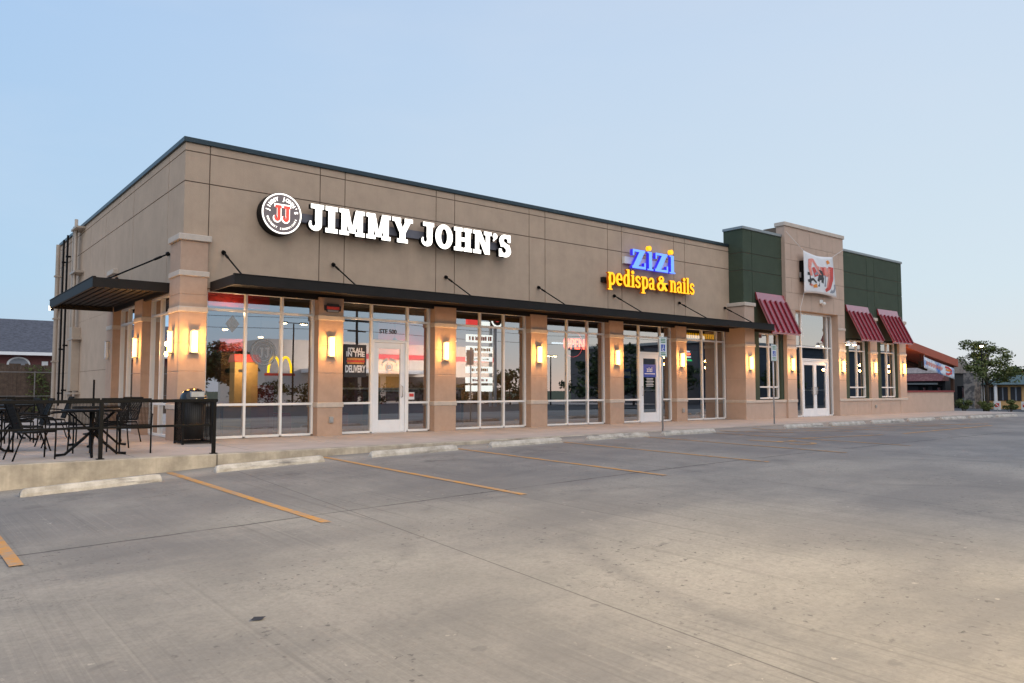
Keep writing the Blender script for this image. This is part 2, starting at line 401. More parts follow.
# ---- lettering: a small signed-distance font turned into outlines with marching squares
def seg(p, q, w, sq=True): return ('L', p, q, w, sq)
def sdf_loops(els, x0, x1, y0, y1, res):
    nx = int((x1 - x0) * res) + 1; ny = int((y1 - y0) * res) + 1
    xs = np.linspace(x0, x1, nx); ys = np.linspace(y0, y1, ny); GX, GY = np.meshgrid(xs, ys, indexing='ij')
    D = np.full(GX.shape, 9.)
    for e in els:
        k = e[0]; sub = k.startswith('-'); k = k.lstrip('-')
        if k == 'B':
            a, b, c, d = e[1:5]; d_ = np.maximum(np.maximum(a - GX, GX - c), np.maximum(b - GY, GY - d))
        elif k == 'L':
            (ax, ay), (bx, by), w = e[1], e[2], e[3]; L = math.hypot(bx - ax, by - ay); ux, uy = (bx - ax) / L, (by - ay) / L
            t = (GX - ax) * ux + (GY - ay) * uy; nn = abs(-(GX - ax) * uy + (GY - ay) * ux)
            d_ = np.maximum(nn - w / 2, np.maximum(-t, t - L))
        elif k == 'E':                               # filled ellipse
            cx, cy, rx, ry = e[1:5]; q = np.sqrt(((GX - cx) / rx) ** 2 + ((GY - cy) / ry) ** 2); d_ = (q - 1) * min(rx, ry)
        elif k == 'P':                               # convex polygon, counter-clockwise
            d_ = np.full(GX.shape, -9.); pts = e[1]
            for i in range(len(pts)):
                (ax, ay), (bx, by) = pts[i], pts[(i + 1) % len(pts)]; L = math.hypot(bx - ax, by - ay)
                d_ = np.maximum(d_, ((GX - ax) * (by - ay) - (GY - ay) * (bx - ax)) / L)
        D = np.maximum(D, -d_) if sub else np.minimum(D, d_)
    D = np.where(np.abs(D) < 1e-6, 1e-6, D)
    D[0, :] = D[-1, :] = .5; D[:, 0] = D[:, -1] = .5
    segs = {}
    def ip(a, b):
        (i, j), (k, l) = a, b; t = D[i, j] / (D[i, j] - D[k, l]); return (xs[i] + (xs[k] - xs[i]) * t, ys[j] + (ys[l] - ys[j]) * t)
    for i in range(nx - 1):
        for j in range(ny - 1):
            c = [(i, j), (i + 1, j), (i + 1, j + 1), (i, j + 1)]; s = [D[q] < 0 for q in c]
            if all(s) or not any(s): continue
            ed = [(c[q], c[(q + 1) % 4]) for q in range(4)]
            outs = [q for q in range(4) if s[q] and not s[(q + 1) % 4]]; ins = [q for q in range(4) if not s[q] and s[(q + 1) % 4]]
            for q in outs:
                r = min(ins, key=lambda w: (w - q) % 4) if len(ins) > 1 else ins[0]
                ka = tuple(sorted(ed[q])); kb = tuple(sorted(ed[r])); segs[ka] = (kb, ip(*ed[q]))
    loops = []
    while segs:
        k = next(iter(segs)); lp = []
        while k in segs:
            nk, pt = segs.pop(k); lp.append(pt); k = nk
        if len(lp) > 3: loops.append(lp)
    out = []
    for lp in loops:                                 # drop collinear points
        n = len(lp); keep = []
        for i in range(n):
            a, b, c = np.array(lp[i - 1]), np.array(lp[i]), np.array(lp[(i + 1) % n])
            if abs(np.cross(b - a, c - b)) > 2e-6: keep.append(lp[i])
        if len(keep) > 2: out.append(keep)
    return out
def curve_mesh(loops, depth):
    cu = bpy.data.curves.new('outline', 'CURVE'); cu.dimensions = '2D'; cu.fill_mode = 'BOTH'; cu.extrude = depth / 2
    for lp in loops:
        sp = cu.splines.new('POLY'); sp.points.add(len(lp) - 1); sp.use_cyclic_u = True
        for i, (x, y) in enumerate(lp): sp.points[i].co = (x, y, 0, 1)
    return to_mesh(cu)
def text_mesh(s, size, depth, align='CENTER', bold=0):
    cu = bpy.data.curves.new('writing', 'FONT'); cu.body = s; cu.size = size; cu.align_x = align; cu.align_y = 'CENTER'
    cu.extrude = depth / 2; cu.offset = bold; cu.resolution_u = 3
    return to_mesh(cu)
def to_mesh(cu):
    o = bpy.data.objects.new('tmp', cu); COL.objects.link(o)
    dg = bpy.context.evaluated_depsgraph_get(); dg.update()
    me = bpy.data.meshes.new_from_object(o.evaluated_get(dg)); bpy.data.objects.remove(o); bpy.data.curves.remove(cu)
    return me
def put_flat(me, name, M4, mats, parent=None, **kw):
    """place a flat outline (x right, y up, z towards the reader); face material first, side material second"""
    me.materials.clear()
    for m_ in mats: me.materials.append(m_)
    if len(mats) > 1:
        zs = max(v.co.z for v in me.vertices)
        for p in me.polygons: p.material_index = 0 if p.normal.z > .5 else 1
    else:
        for p in me.polygons: p.material_index = 0
    me.transform(M4); me.update()
    vs = np.array([v.co[:] for v in me.vertices]); c = Vector((vs[:, 0].mean(), vs[:, 1].mean(), vs[:, 2].min()))
    me.transform(Matrix.Translation(-c)); me.name = name
    return link(name, me, c, parent, **kw)
def FRONT(x, y, z, sx=1, sz=1, rot=0):               # reader stands at -Y
    return Matrix(((sx, 0, 0, x), (0, 0, -1, y), (0, sz, 0, z), (0, 0, 0, 1))) @ Matrix.Rotation(rot, 4, 'Z')

# ------------------------------------------------------------------ ground levels
def lerp(x, xs, ys): return float(np.interp(x, xs, ys))
def lot_z(x, y):
    z12 = lerp(x, [-14, -4, 0, 1.4, 3.2, 4.3, 5.9, 7.5, 9, 11, 13, 20, 30, 36, 42, 75, 120], [-.75, -.52, -.40, -.345, -.255, -.20, -.15, -.12, -.09, -.07, -.05, -.05, -.06, -.09, -.13, -.65, -1.1])
    z7 = lerp(x, [-14, -4, 0, .8, 3.4, 5.9, 8.6, 11, 13.6, 20, 30, 42, 75, 120], [-.60, -.42, -.345, -.325, -.27, -.215, -.165, -.13, -.11, -.09, -.09, -.15, -.65, -1.1])
    if y >= 7.15:
        t = min((y - 7.15) / 4.85, 1.2)
        return z7 + (z12 - z7) * t
    return z7 - .016 * (7.15 - max(y, -9))
def lot_zc(x, y):
    z = lot_z(x, y)
    if 10.5 < x < 42 and y > 12.15:                  # flush ramp where the walk meets the lot
        t = min((y - 12.15) / .6, 1) * min((x - 10.5) / 2.0, 1); z = z + (-.006 - z) * t
    return z
def sheet(name, xs, ys, fz, m, dz=0, kind='structure'):
    mb = MB(); nx, ny = len(xs), len(ys)
    vs = [(x, y, fz(x, y) + dz) for x in xs for y in ys]
    fs = [(i * ny + j, (i + 1) * ny + j, (i + 1) * ny + j + 1, i * ny + j + 1) for i in range(nx - 1) for j in range(ny - 1)]
    mb.add(vs, fs); return mb.build(name, m, fix=False, smooth=True, kind=kind)
def ground_z(x, y): return lot_z(min(max(x, -14), 120), y) - .05 - (.35 if y > 12.9 and -6.5 < x < 42 else 0)
sheet('ground', [-900, -300, -120, -60, -30, -14, -6.6, -6.4, 0, 4, 8, 13, 20, 30, 41.9, 42.1, 50, 60, 75, 100, 120, 300, 900],
      [-900, -300, -120, -60, -30, -13, -9, -4, 2, 7, 12, 12.85, 12.95, 20, 30, 45, 80, 150, 400, 900], ground_z, grassm)
sheet('parking_lot', list(np.arange(-14, 42.01, 1.0)), list(np.arange(-3, 12.01, 1.0)) + [12.15, 12.3, 12.5, 12.8], lot_zc, lot_m)
sheet('side_street', [43.4, 50, 60, 75, 110], [-12, 0, 7, 12, 20, 30, 45, 80], lambda x, y: lot_z(x, y), asph, .01)
sheet('main_street', [-200, -60, -14, 0, 13, 30, 42, 75, 120, 250], [-36, -24, -18, -9, -6, -3.2], lambda x, y: lot_z(x, y), asph, -.02)
sheet('far_forecourt', [-100, -14, 0, 13, 30, 42, 75, 120], [-70, -50, -36.2], lambda x, y: lot_z(x, y), concm, -.01)
sheet('service_yard', [-14, -6, 0, 4, 10, 20], [31.9, 34, 37.5, 48], lambda x, y: -.06, concm)

# sidewalk and patio slab with tooled joints
def slab():
    mb = MB()
    xs = [-6.5] + [round(-4.6 + 1.9 * k, 2) for k in range(25)]
    xs = [x for x in xs if x < 41] + [41.0]
    g = .008
    for i in range(len(xs) - 1):
        a, b = xs[i] + g, xs[i + 1] - g
        mb.box(a, b, 13.02, 14.72, -.5, 0); mb.box(a, b, 14.736, 16.9, -.5, 0)
    for i in range(6):
        a, b = xs[i] + g, min(xs[i + 1] - g, 4.85)
        if a > 4.8: break
        for y in (16.92, 18.8, 20.7, 22.6, 24.5, 26.4, 28.3, 30.2): mb.box(a, b, y, min(y + 1.884, 32), -.5, 0)
    mb.box(-6.5, 41, 13.02, 16.85, -.51, -.02)
    o = mb.build('sidewalk', concm, kind='structure')
    kb = MB(); xx = [-6.5, -3, 0, 1.9, 3.0, 4.2]
    kb.box(-6.5, 4.18, 12.8, 13.015, -.9, 0); kb.box(4.195, 13.5, 12.8, 13.015, -.6, 0); kb.box(13.51, 41, 12.8, 13.015, -.5, -.001)
    kb.build('curb', curbm, bevel=.012, kind='structure')
slab()

# painted stall lines: thin paint that follows the slab
def strip(p, q, w, name='parking_line', lab=None):
    p, q = Vector(p), Vector(q); d = q - p; n = max(2, int(d.length / .5)); u = Vector((-d.y, d.x)).normalized() * w / 2
    mb = MB(); vs = []
    for i in range(n + 1):
        c = p + d * i / n
        for s in (1, -1): vs.append((c.x + u.x * s, c.y + u.y * s, lot_zc(c.x + u.x * s, c.y + u.y * s) + .005))
    mb.add(vs, [(2 * i, 2 * i + 1, 2 * i + 3, 2 * i + 2) for i in range(n)])
    o = mb.build(name, yellow if p.x < 9.5 else faded, fix=False, kind='structure')
    return o
for x in (.82, 3.42, 5.98, 8.58, 11.16, 13.68, 16.3): strip((x, 7.15), (x, 12.7), .098)
for (x0, y0), (x1, y1) in [((17.0, 12.3), (18.2, 10.9)), ((18.6, 12.4), (19.9, 10.2)), ((20.2, 12.2), (21.5, 9.8)), ((21.9, 11.9), (23.2, 9.2)),
                           ((24.2, 11.6), (24.9, 8.9)), ((26.0, 11.4), (26.9, 9.3)), ((20.1, 9.0), (26.9, 9.3)), ((24.6, 10.6), (28.3, 9.9)), ((16.4, 9.6), (19.2, 9.1))]:
    strip((x0, y0), (x1, y1), .11)
for cx, cy in ((15.0, 9.0),):                        # worn wheelchair mark: ring, back, leg and head
    for a in range(9):
        t0, t1 = R(200 + a * 26), R(226 + a * 26)
        strip((cx + .42 * math.cos(t0), cy + .42 * math.sin(t0)), (cx + .42 * math.cos(t1), cy + .42 * math.sin(t1)), .11, 'parking_symbol')
    strip((cx - .05, cy + .2), (cx - .15, cy + 1.0), .14, 'parking_symbol'); strip((cx - .1, cy + .35), (cx + .55, cy + .3), .13, 'parking_symbol')

# ------------------------------------------------------------------ the retail building
B = thing('retail_building', 'long single storey taupe stucco shop building with glass fronts, green end and raised tan tower', 'building', (14, 24, 0))
WY, PY, GY, XL = 16.40, 16.30, 16.56, 4.57
PIERS = [(7.53, 8.15), (10.68, 11.34), (13.88, 14.49), (17.04, 17.66), (20.20, 20.75)]

def panels(mb, us, vs_, fn, gap=.011, m=0):
    for i in range(len(us) - 1):
        for j in range(len(vs_) - 1):
            fn(us[i] + (gap if i else 0), us[i + 1] - (gap if i < len(us) - 2 else 0), vs_[j] + (gap if j else 0), vs_[j + 1] - (gap if j < len(vs_) - 2 else 0), m)
mb = MB()
mb.box(XL + .03, 23.32, WY + .022, WY + .25, 3.2, 6.17, 1)
panels(mb, [XL, 5.07, 7.56, 8.19, 10.76, 11.34, 13.90, 14.5, 17.08, 17.71, 20.25, 20.83, 23.32], [3.17, 5.37, 6.01, 6.18], lambda a, b, c, d, m: mb.box(a, b, WY, WY + .02, c, d, m))
mb.build('front_wall', [stucco, groove], B)
mb = MB()
mb.box(XL + .022, XL + .25, WY + .03, 31.45, 3.2, 6.17, 1); mb.box(XL + .022, XL + .25, 22.95, 31.45, -.1, 3.2, 1)
panels(mb, [WY + .021, 17.6, 20.7, 23.9, 26.0, 28.8, 31.46], [3.17, 5.37, 6.01, 6.18], lambda a, b, c, d, m: mb.box(XL, XL + .02, a, b, c, d, m))
panels(mb, [22.9, 26.0, 28.8, 31.46], [-.05, 1.6, 3.165], lambda a, b, c, d, m: mb.box(XL, XL + .02, a, b, c, d, m), .005)
mb.build('side_wall', [stucco, groove], B)
MB().box(XL + .26, 35.6, 31.2, 31.45, -.1, 6.17).build('rear_wall', stucco, B)
MB().box(XL + .26, 35.3, WY + .3, 31.19, 5.55, 5.7).build('roof', capg, B)
mb = MB(); mb.box(XL - .045, 23.30, WY - .045, WY + .30, 6.182, 6.29); mb.box(XL - .045, XL + .30, WY + .302, 31.5, 6.182, 6.29)
mb.box(XL + .301, 23.3, 31.15, 31.5, 6.182, 6.29); mb.build('parapet_cap', capm, B, bevel=.008)

def pier(x0, x1, y0, y1, z1, bands, m=piermat, joints=(1.42,)):
    mb = MB(); zs = [-.05] + sorted(joints) + [z1]
    for a, b in zip(zs, zs[1:]): mb.box(x0, x1, y0, y1, a + .004, b - .004)
    mb.box(x0 + .008, x1 - .008, y0 + .008, y1 - .008, -.05, z1 - .01)
    o = mb.build('pier', m, B, bevel=.006)
    for (a, b, out) in bands: MB().box(x0 - out, x1 + out, y0 - out, y1 + .002, a, b).build('stone_band', bandm, o, bevel=.012)
    return o
LOW, UPB = (.64, .755, .022), (2.635, 2.75, .022)
pier(4.5, 5.05, PY, 17.05, 4.11, [LOW, UPB, (3.375, 3.49, .03), (4.11, 4.24, .055)], joints=(1.42, 2.0, 3.0))
for a, b in PIERS: pier(a, b, PY, 16.75, 3.165, [LOW, UPB], joints=(1.42, 2.05))
pier(4.5, 4.86, 19.25, 20.0, 3.165, [LOW, UPB]); pier(4.5, 4.86, 22.3, 23.0, 4.11, [LOW, UPB, (4.11, 4.24, .05)])

# ---- storefront glazing
def window(xs, zs, y, hole=None, fr=alum, w=.052, d=.10, name='storefront_window', skip=()):
    """xs, zs: mullion centre lines.  hole=(i, j0, j1): column i below zs[j1] left open for a door"""
    f = MB(); x0, x1, z0, z1 = xs[0], xs[-1], zs[0], zs[-1]
    gl = MB()
    for i, x in enumerate(xs):
        f.box(x - w / 2, x + w / 2, y - d / 2, y + d / 2, z0, z1)
    for i in range(len(xs) - 1):
        for j, z in enumerate(zs):
            if hole and i == hole[0] and j < hole[1]: continue
            if (i, j) in skip: continue
            f.box(xs[i] + w / 2 + .001, xs[i + 1] - w / 2 - .001, y - d / 2 + .004, y + d / 2 - .004, z - w / 2, z + w / 2)
        for j in range(len(zs) - 1):
            if hole and i == hole[0] and j < hole[1]: continue
            if (i, j) in skip:  continue
            jj = j + 1
            while (i, jj) in skip: jj += 1
            gl.add([(xs[i] + .01, y, zs[j]), (xs[i + 1] - .01, y, zs[j]), (xs[i + 1] - .01, y, zs[jj]), (xs[i] + .01, y, zs[jj])], [(0, 1, 2, 3)])
    wroot = f.build(name, fr, B, bevel=.004)
    gl.build('pane', glass, wroot, fix=False)
    return wroot
ZS = [.035, .725, 2.745, 3.135]
def door(x0, x1, y, z1, handle_x, pair=False, bar=None):
    leafs = [(x0, x1)] if not pair else [(x0, (x0 + x1) / 2 - .004), ((x0 + x1) / 2 + .004, x1)]
    f = MB(); f.box(x0 - .05, x0 - .005, y - .055, y + .055, 0, z1 + .05); f.box(x1 + .005, x1 + .05, y - .055, y + .055, 0, z1 + .05)
    f.box(x0 - .004, x1 + .004, y - .055, y + .055, z1 + .005, z1 + .05); f.box(x0, x1, y - .05, y + .06, -.001, .012)
    root = f.build('entrance_door', whitepaint, B, bevel=.004)
    for k, (a, b) in enumerate(leafs):
        st = .125 if not pair else .095
        m = MB(); m.box(a, a + st, y - .03, y + .03, .02, z1); m.box(b - st, b, y - .03, y + .03, .02, z1)
        m.box(a + st + .001, b - st - .001, y - .028, y + .028, .02, .31); m.box(a + st + .001, b - st - .001, y - .028, y + .028, z1 - .14, z1)
        m.build('door_leaf', whitepaint, root, bevel=.005)
        g = MB(); g.add([(a + st, y, .3), (b - st, y, .3), (b - st, y, z1 - .13), (a + st, y, z1 - .13)], [(0, 1, 2, 3)]); g.build('pane', glass, root, fix=False)
        hx = handle_x if not pair else (b - .05 if k == 0 else a + .05)
        MB().tube([(hx, y - .03, .86), (hx, y - .085, .88), (hx, y - .085, 1.12), (hx, y - .03, 1.14)], .012).build('handle', steel, root, smooth=True)
        MB().box(a + st, b - st, y + .035, y + .06, 1.0, 1.045).build('push_bar', alum, root)
    return root
window([5.10, 5.95, 6.76, 7.50], ZS, GY)
W2 = window([8.19, 9.01, 10.02, 10.65], ZS[:2] + [2.24] + ZS[2:], GY, hole=(1, 2), skip=((0, 2), (2, 2)))
window([11.38, 12.28, 13.09, 13.85], ZS, GY)
window([14.53, 15.47, 16.32, 17.01], ZS, GY)
window([17.70, 18.62, 19.66, 20.17], ZS[:2] + [2.24] + ZS[2:], GY, hole=(1, 2), skip=((0, 2), (2, 2)))
window([20.79, 21.88, 22.70, 23.16], ZS, GY)
door(9.085, 9.945, GY, 2.19, 9.86); door(18.70, 19.58, GY, 2.19, 18.76)
# side windows (glass faces -X)
def side_window(ys, zs, x, w=.052, d=.10):
    f = MB(); gl = MB()
    for yv in ys: f.box(x - d / 2, x + d / 2, yv - w / 2, yv + w / 2, zs[0], zs[-1])
    for i in range(len(ys) - 1):
        for z in zs: f.box(x - d / 2 + .004, x + d / 2 - .004, ys[i] + w / 2 + .001, ys[i + 1] - w / 2 - .001, z - w / 2, z + w / 2)
        for j in range(len(zs) - 1): gl.add([(x, ys[i] + .01, zs[j]), (x, ys[i + 1] - .01, zs[j]), (x, ys[i + 1] - .01, zs[j + 1]), (x, ys[i] + .01, zs[j + 1])], [(0, 1, 2, 3)])
    r = f.build('storefront_window', alum, B, bevel=.004); gl.build('pane', glass, r, fix=False)
side_window([17.08, 17.72, 18.42, 19.22], ZS, 4.74); side_window([20.03, 20.75, 21.5, 22.27], ZS, 4.74)

# ---- canopies with hanger rods
def canopy(x0, x1, y0, y1, zb, zt, rods, along):
    f = MB(); t = .05
    f.box(x0, x1, y0, y0 + t, zb, zt); f.box(x0, x1, y1 - t, y1, zb, zt); f.box(x0, x0 + t, y0 + t + .001, y1 - t - .001, zb, zt); f.box(x1 - t, x1, y0 + t + .001, y1 - t - .001, zb, zt)
    f.box(x0 - .012, x1 + .012, y0 - .012, y0 + .06, zt, zt + .018) if along == 'x' else f.box(x0 - .012, x0 + .06, y0 - .012, y1, zt, zt + .018)
    root = f.build('canopy', bronze, B, bevel=.004)
    d = MB(); d.box(x0 + t + .002, x1 - t - .002, y0 + t + .002, y1 - t - .002, zt - .06, zt - .02)
    if along == 'x':
        y = y0 + t + .06
        while y < y1 - t - .08: d.box(x0 + t + .003, x1 - t - .003, y, y + .11, zt - .085, zt - .061); y += .155
    else:
        x = x0 + t + .06
        while x < x1 - t - .08: d.box(x, x + .11, y0 + t + .003, y1 - t - .003, zt - .085, zt - .061); x += .155
    d.build('soffit', soff, root)
    for (p, q) in rods:
        p, q = Vector(p), Vector(q); r = MB(); r.tube([p, q], .017); k = (q - p).normalized()
        r.tube([p + k * .18, p + k * .34], .026); r.lathe((0, 0, 0), [(.001, 0)], 3) if False else None
        r.tube([p - k * .0, p + k * .06], .045); r.tube([q - k * .08, q], .030)
        r.build('hanger_rod', blackm, root, smooth=False)
canopy(5.13, 23.85, 14.93, 16.395, 3.10, 3.30, [((x, 16.38, 3.96), (x, 15.15, 3.30)) for x in (5.38, 7.90, 11.05, 14.22, 17.32, 20.47, 23.0)], 'x')
canopy(3.06, 4.565, 17.08, 22.4, 3.10, 3.30, [((4.55, y, 3.97), (3.35, y, 3.30)) for y in (17.33, 22.1)], 'y')

# ---- green and tan restaurant end
EY, TY, QY = 15.80, 15.65, 15.70
mb = MB()
mb.box(23.34, 25.79, EY + .022, EY + .3, 3.16, 6.75, 1); mb.box(23.34, 23.6, EY + .3, 16.6, 3.16, 6.75, 1)
panels(mb, [23.32, 23.87, 25.79], [3.12, 5.29, 5.92, 6.76], lambda a, b, c, d, m: mb.box(a, b, EY, EY + .02, c, d, m))
panels(mb, [EY + .021, 16.6], [3.12, 5.29, 5.92, 6.76], lambda a, b, c, d, m: mb.box(23.32, 23.34, a, b, c, d, m))
mb.box(23.77, 24.22, EY, EY + .25, .66, 3.118); mb.box(25.60, 25.79, EY, EY + .25, .66, 3.118)
mb.build('green_wall', [greenm, groove], B)
mb = MB()
mb.box(30.1, 35.57, EY + .022, EY + .3, 3.16, 6.75, 1)
panels(mb, [30.1, 32.35, 33.0, 35.22, 35.6], [3.12, 5.28, 5.91, 6.76], lambda a, b, c, d, m: mb.box(a, b, EY, EY + .02, c, d, m))
mb.box(35.58, 35.6, EY + .021, 31.2, -.1, 6.76)
mb.box(30.1, 30.66, EY, EY + .25, .66, 3.118); mb.box(32.18, 33.42, EY, EY + .25, .66, 3.118); mb.box(34.88, 35.3, EY, EY + .25, .66, 3.118)
mb.build('green_wall', [greenm, groove], B)
mb = MB(); mb.box(23.28, 25.84, EY - .04, EY + .35, 6.762, 6.86); mb.box(23.28, 23.65, EY + .352, 16.62, 6.762, 6.86); mb.build('parapet_cap', capg, B, bevel=.008)
MB().box(30.06, 35.65, EY - .04, EY + .35, 6.762, 6.86).build('parapet_cap', capg, B, bevel=.008)
# low walls with stone sill
for x0, x1 in ((23.81, 25.79), (30.1, 35.0)):
    mb = MB(); n = 2 if x1 < 26 else 5
    for k in range(n):
        a = x0 + (x1 - x0) * k / n; b = x0 + (x1 - x0) * (k + 1) / n; mb.box(a + .004, b - .004, QY + .02, QY + .3, -.05, .575)
    lw = mb.build('low_wall', towermat, B)
    MB().box(x0, x1, QY - .015, QY + .24, .578, .675).build('stone_sill', bandm, lw, bevel=.01)
BANDS = [(.575, .68, .025), (2.55, 2.655, .025)]
pier(23.22, 23.80, QY, 16.56, 3.99, BANDS + [(3.99, 4.12, .05)], towermat, (1.42,))
pier(32.29, 32.90, QY, 16.05, 3.99, BANDS + [(3.99, 4.12, .045)], towermat, (1.42,))
pier(34.97, 35.62, QY, 16.4, 3.99, BANDS + [(3.99, 4.12, .045)], towermat, (1.42,))
window([24.25, 24.97, 25.57], [.735, 1.14, 2.61, 3.08], 15.93)
window([30.70, 31.49, 32.15], [.735, 1.14, 2.66, 3.08], 15.93); window([33.45, 34.17, 34.85], [.735, 1.14, 2.66, 3.08], 15.93)
# tower with door recess
mb = MB(); mb.box(25.80, 30.09, TY + .021, TY + .9, 4.05, 7.17, 1); mb.box(25.80, 26.41, TY + .021, TY + .7, -.05, 4.05, 1); mb.box(29.57, 30.09, TY + .021, TY + .7, -.05, 4.05, 1)
cx = [25.79, 26.65, 27.55, 28.4, 29.25, 30.10]
zr = [4.04, 4.68, 5.24, 5.92, 6.53, 7.18]
for j in range(len(zr) - 1):
    xs_ = cx if j % 2 == 0 else [25.79, 26.2, 27.1, 28.0, 28.85, 29.7, 30.10]
    panels(mb, xs_, [zr[j] + .005, zr[j + 1] - .005], lambda a, b, c, d, m: mb.box(a, b, TY, TY + .02, c, d, m), .006)
for x0, x1 in ((25.79, 26.42), (29.55, 30.10)):
    for a, b in ((-.05, 1.42), (1.43, 2.9), (2.91, 4.035)): mb.box(x0, x1, TY, TY + .02, a, b)
mb.box(25.79, 25.81, TY + .021, 16.0, -.05, 7.18); mb.box(30.085, 30.10, TY + .021, 16.55, -.05, 7.18)
mb.box(26.405, 26.42, TY + .021, TY + .7, -.05, 4.04); mb.box(29.55, 29.565, TY + .021, TY + .7, -.05, 4.04); mb.box(26.42, 29.55, TY + .021, TY + .6, 4.035, 4.05)
tw = mb.build('tower_wall', [towermat, groove], B)
for x0, x1 in ((25.77, 26.44), (29.53, 30.12)):
    for a, b, o_ in BANDS + [(3.42, 3.52, .02)] * (x0 > 28): MB().box(x0, x1, TY - .025, TY - .001, a, b).build('stone_band', bandm, tw, bevel=.008)
mb = MB(); mb.box(25.74, 30.15, TY - .05, TY + .4, 7.182, 7.33); mb.box(29.8, 30.15, TY + .402, 16.5, 7.182, 7.33); mb.build('parapet_cap', bandm, B, bevel=.012)
ZE = [.03, 2.19, 2.68, 4.0]
DY = 15.97
window([26.45, 27.26, 29.20, 29.52], [.03, 2.70, 4.0], DY, hole=(1, 1), name='storefront_window')
mb = MB(); mb.box(27.29, 29.17, DY - .05, DY + .05, 2.20, 2.255); rt_ = mb.build('door_transom', alum, B)
g = MB(); g.add([(27.29, DY, 2.25), (29.17, DY, 2.25), (29.17, DY, 2.68), (27.29, DY, 2.68)], [(0, 1, 2, 3)]); g.build('pane', glass, rt_, fix=False)
door(27.34, 29.12, DY, 2.14, 0, pair=True)

# ---- awnings: standing-seam sheet on a sloped frame, flat flashing on top
def awning(x0, x1):
    top, kink, bot = (EY - .015, 4.54), (EY - .115, 4.26), (15.12, 3.06)
    m = MB(); t = .03
    def slab_(a, b, xa, xb, th=t, lift=0, mi=0):
        ya, za = a; yb, zb = b; n = Vector((0, -(za - zb), (ya - yb))).normalized(); n = n if n.z > 0 else -n; n.y = -abs(n.y)
        o1 = n * lift; o2 = n * (lift + th)
        m.hexa([(xa, yb + o1.y, zb + o1.z), (xb, yb + o1.y, zb + o1.z), (xb, ya + o1.y, za + o1.z), (xa, ya + o1.y, za + o1.z),
                (xa, yb + o2.y, zb + o2.z), (xb, yb + o2.y, zb + o2.z), (xb, ya + o2.y, za + o2.z), (xa, ya + o2.y, za + o2.z)], mi)
    slab_(kink, bot, x0, x1)
    nrib = 6
    for k in range(nrib):
        xc = x0 + .04 + (x1 - x0 - .08) * k / (nrib - 1); slab_(kink, bot, xc - .028, xc + .032, .06, .031, 1)
    root = m.build('awning', [redm, redrib], B, bevel=.004)
    m2 = MB(); m2.hexa([(x0, kink[0] - .03, kink[1]), (x1, kink[0] - .03, kink[1]), (x1, kink[0] + .06, kink[1]), (x0, kink[0] + .06, kink[1]), (x0, top[0] - .05, top[1]), (x1, top[0] - .05, top[1]), (x1, top[0], top[1]), (x0, top[0], top[1])])
    m2.build('top_flashing', redm, root, bevel=.004)
    for xc in (x0 + .03, (x0 + x1) / 2, x1 - .03):
        MB().bar((xc, EY - .02, 3.12), (xc, 15.16, 3.09), .035).build('support_strut', blackm, root)
    m4 = MB(); m4.box(x0, x1, bot[0] - .012, bot[0] + .03, bot[1] - .045, bot[1] + .012); m4.build('valance', redm, root)
for a in ((24.0, 25.79), (30.41, 32.25), (33.12, 34.94)): awning(*a)

# ---- interiors seen through the glass
INT = [(4.9, 14.2), (14.3, 23.5), (23.6, 35.4)]
MB().box(4.86, 35.4, 16.7, 31.1, -.08, 0.002).build('interior_floor', intfloor, B)
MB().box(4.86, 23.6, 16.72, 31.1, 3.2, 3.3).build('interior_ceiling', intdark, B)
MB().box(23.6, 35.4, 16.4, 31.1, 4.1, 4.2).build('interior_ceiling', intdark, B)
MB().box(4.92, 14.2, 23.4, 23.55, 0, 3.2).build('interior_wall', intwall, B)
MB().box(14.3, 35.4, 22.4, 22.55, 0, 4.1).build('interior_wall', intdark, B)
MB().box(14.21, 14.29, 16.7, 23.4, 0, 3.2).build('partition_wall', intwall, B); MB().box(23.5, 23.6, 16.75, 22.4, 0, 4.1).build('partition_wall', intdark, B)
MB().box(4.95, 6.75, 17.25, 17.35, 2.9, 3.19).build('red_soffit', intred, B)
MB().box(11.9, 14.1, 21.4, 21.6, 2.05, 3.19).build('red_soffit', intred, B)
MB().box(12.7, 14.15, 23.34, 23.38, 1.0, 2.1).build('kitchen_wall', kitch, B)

# ------------------------------------------------------------------ lamps on the walls
def sconce(label, loc, rz=0, lit=True):
    t = thing('wall_sconce', label, 'wall light', loc, 'box sconces on the piers')
    MB().box(loc[0] - .085, loc[0] + .085, loc[1] - .03, loc[1] - .002, loc[2] - .24, loc[2] + .24).build('back_plate', steel, t)
    MB().box(loc[0] - .058, loc[0] + .058, loc[1] - .095, loc[1] - .031, loc[2] - .215, loc[2] + .215).build('diffuser', sconce_m if lit else whitepl, t, bevel=.006)
    m = MB(); m.box(loc[0] - .075, loc[0] + .075, loc[1] - .105, loc[1] - .03, loc[2] + .216, loc[2] + .236); m.box(loc[0] - .075, loc[0] + .075, loc[1] - .105, loc[1] - .03, loc[2] - .236, loc[2] - .216)
    m.build('end_cap', steel, t); t.rotation_euler = (0, 0, rz)
    if lit:
        for dz in (.12, -.12):
            L = bpy.data.lights.new('sconce_light', 'POINT'); L.energy = 19; L.color = (1, .47, .12); L.shadow_soft_size = .05; o = bpy.data.objects.new('sconce_light', L); COL.objects.link(o)
            k = .17; o.location = (loc[0] + k * math.sin(rz), loc[1] - k * math.cos(rz), loc[2] + dz)
    return t
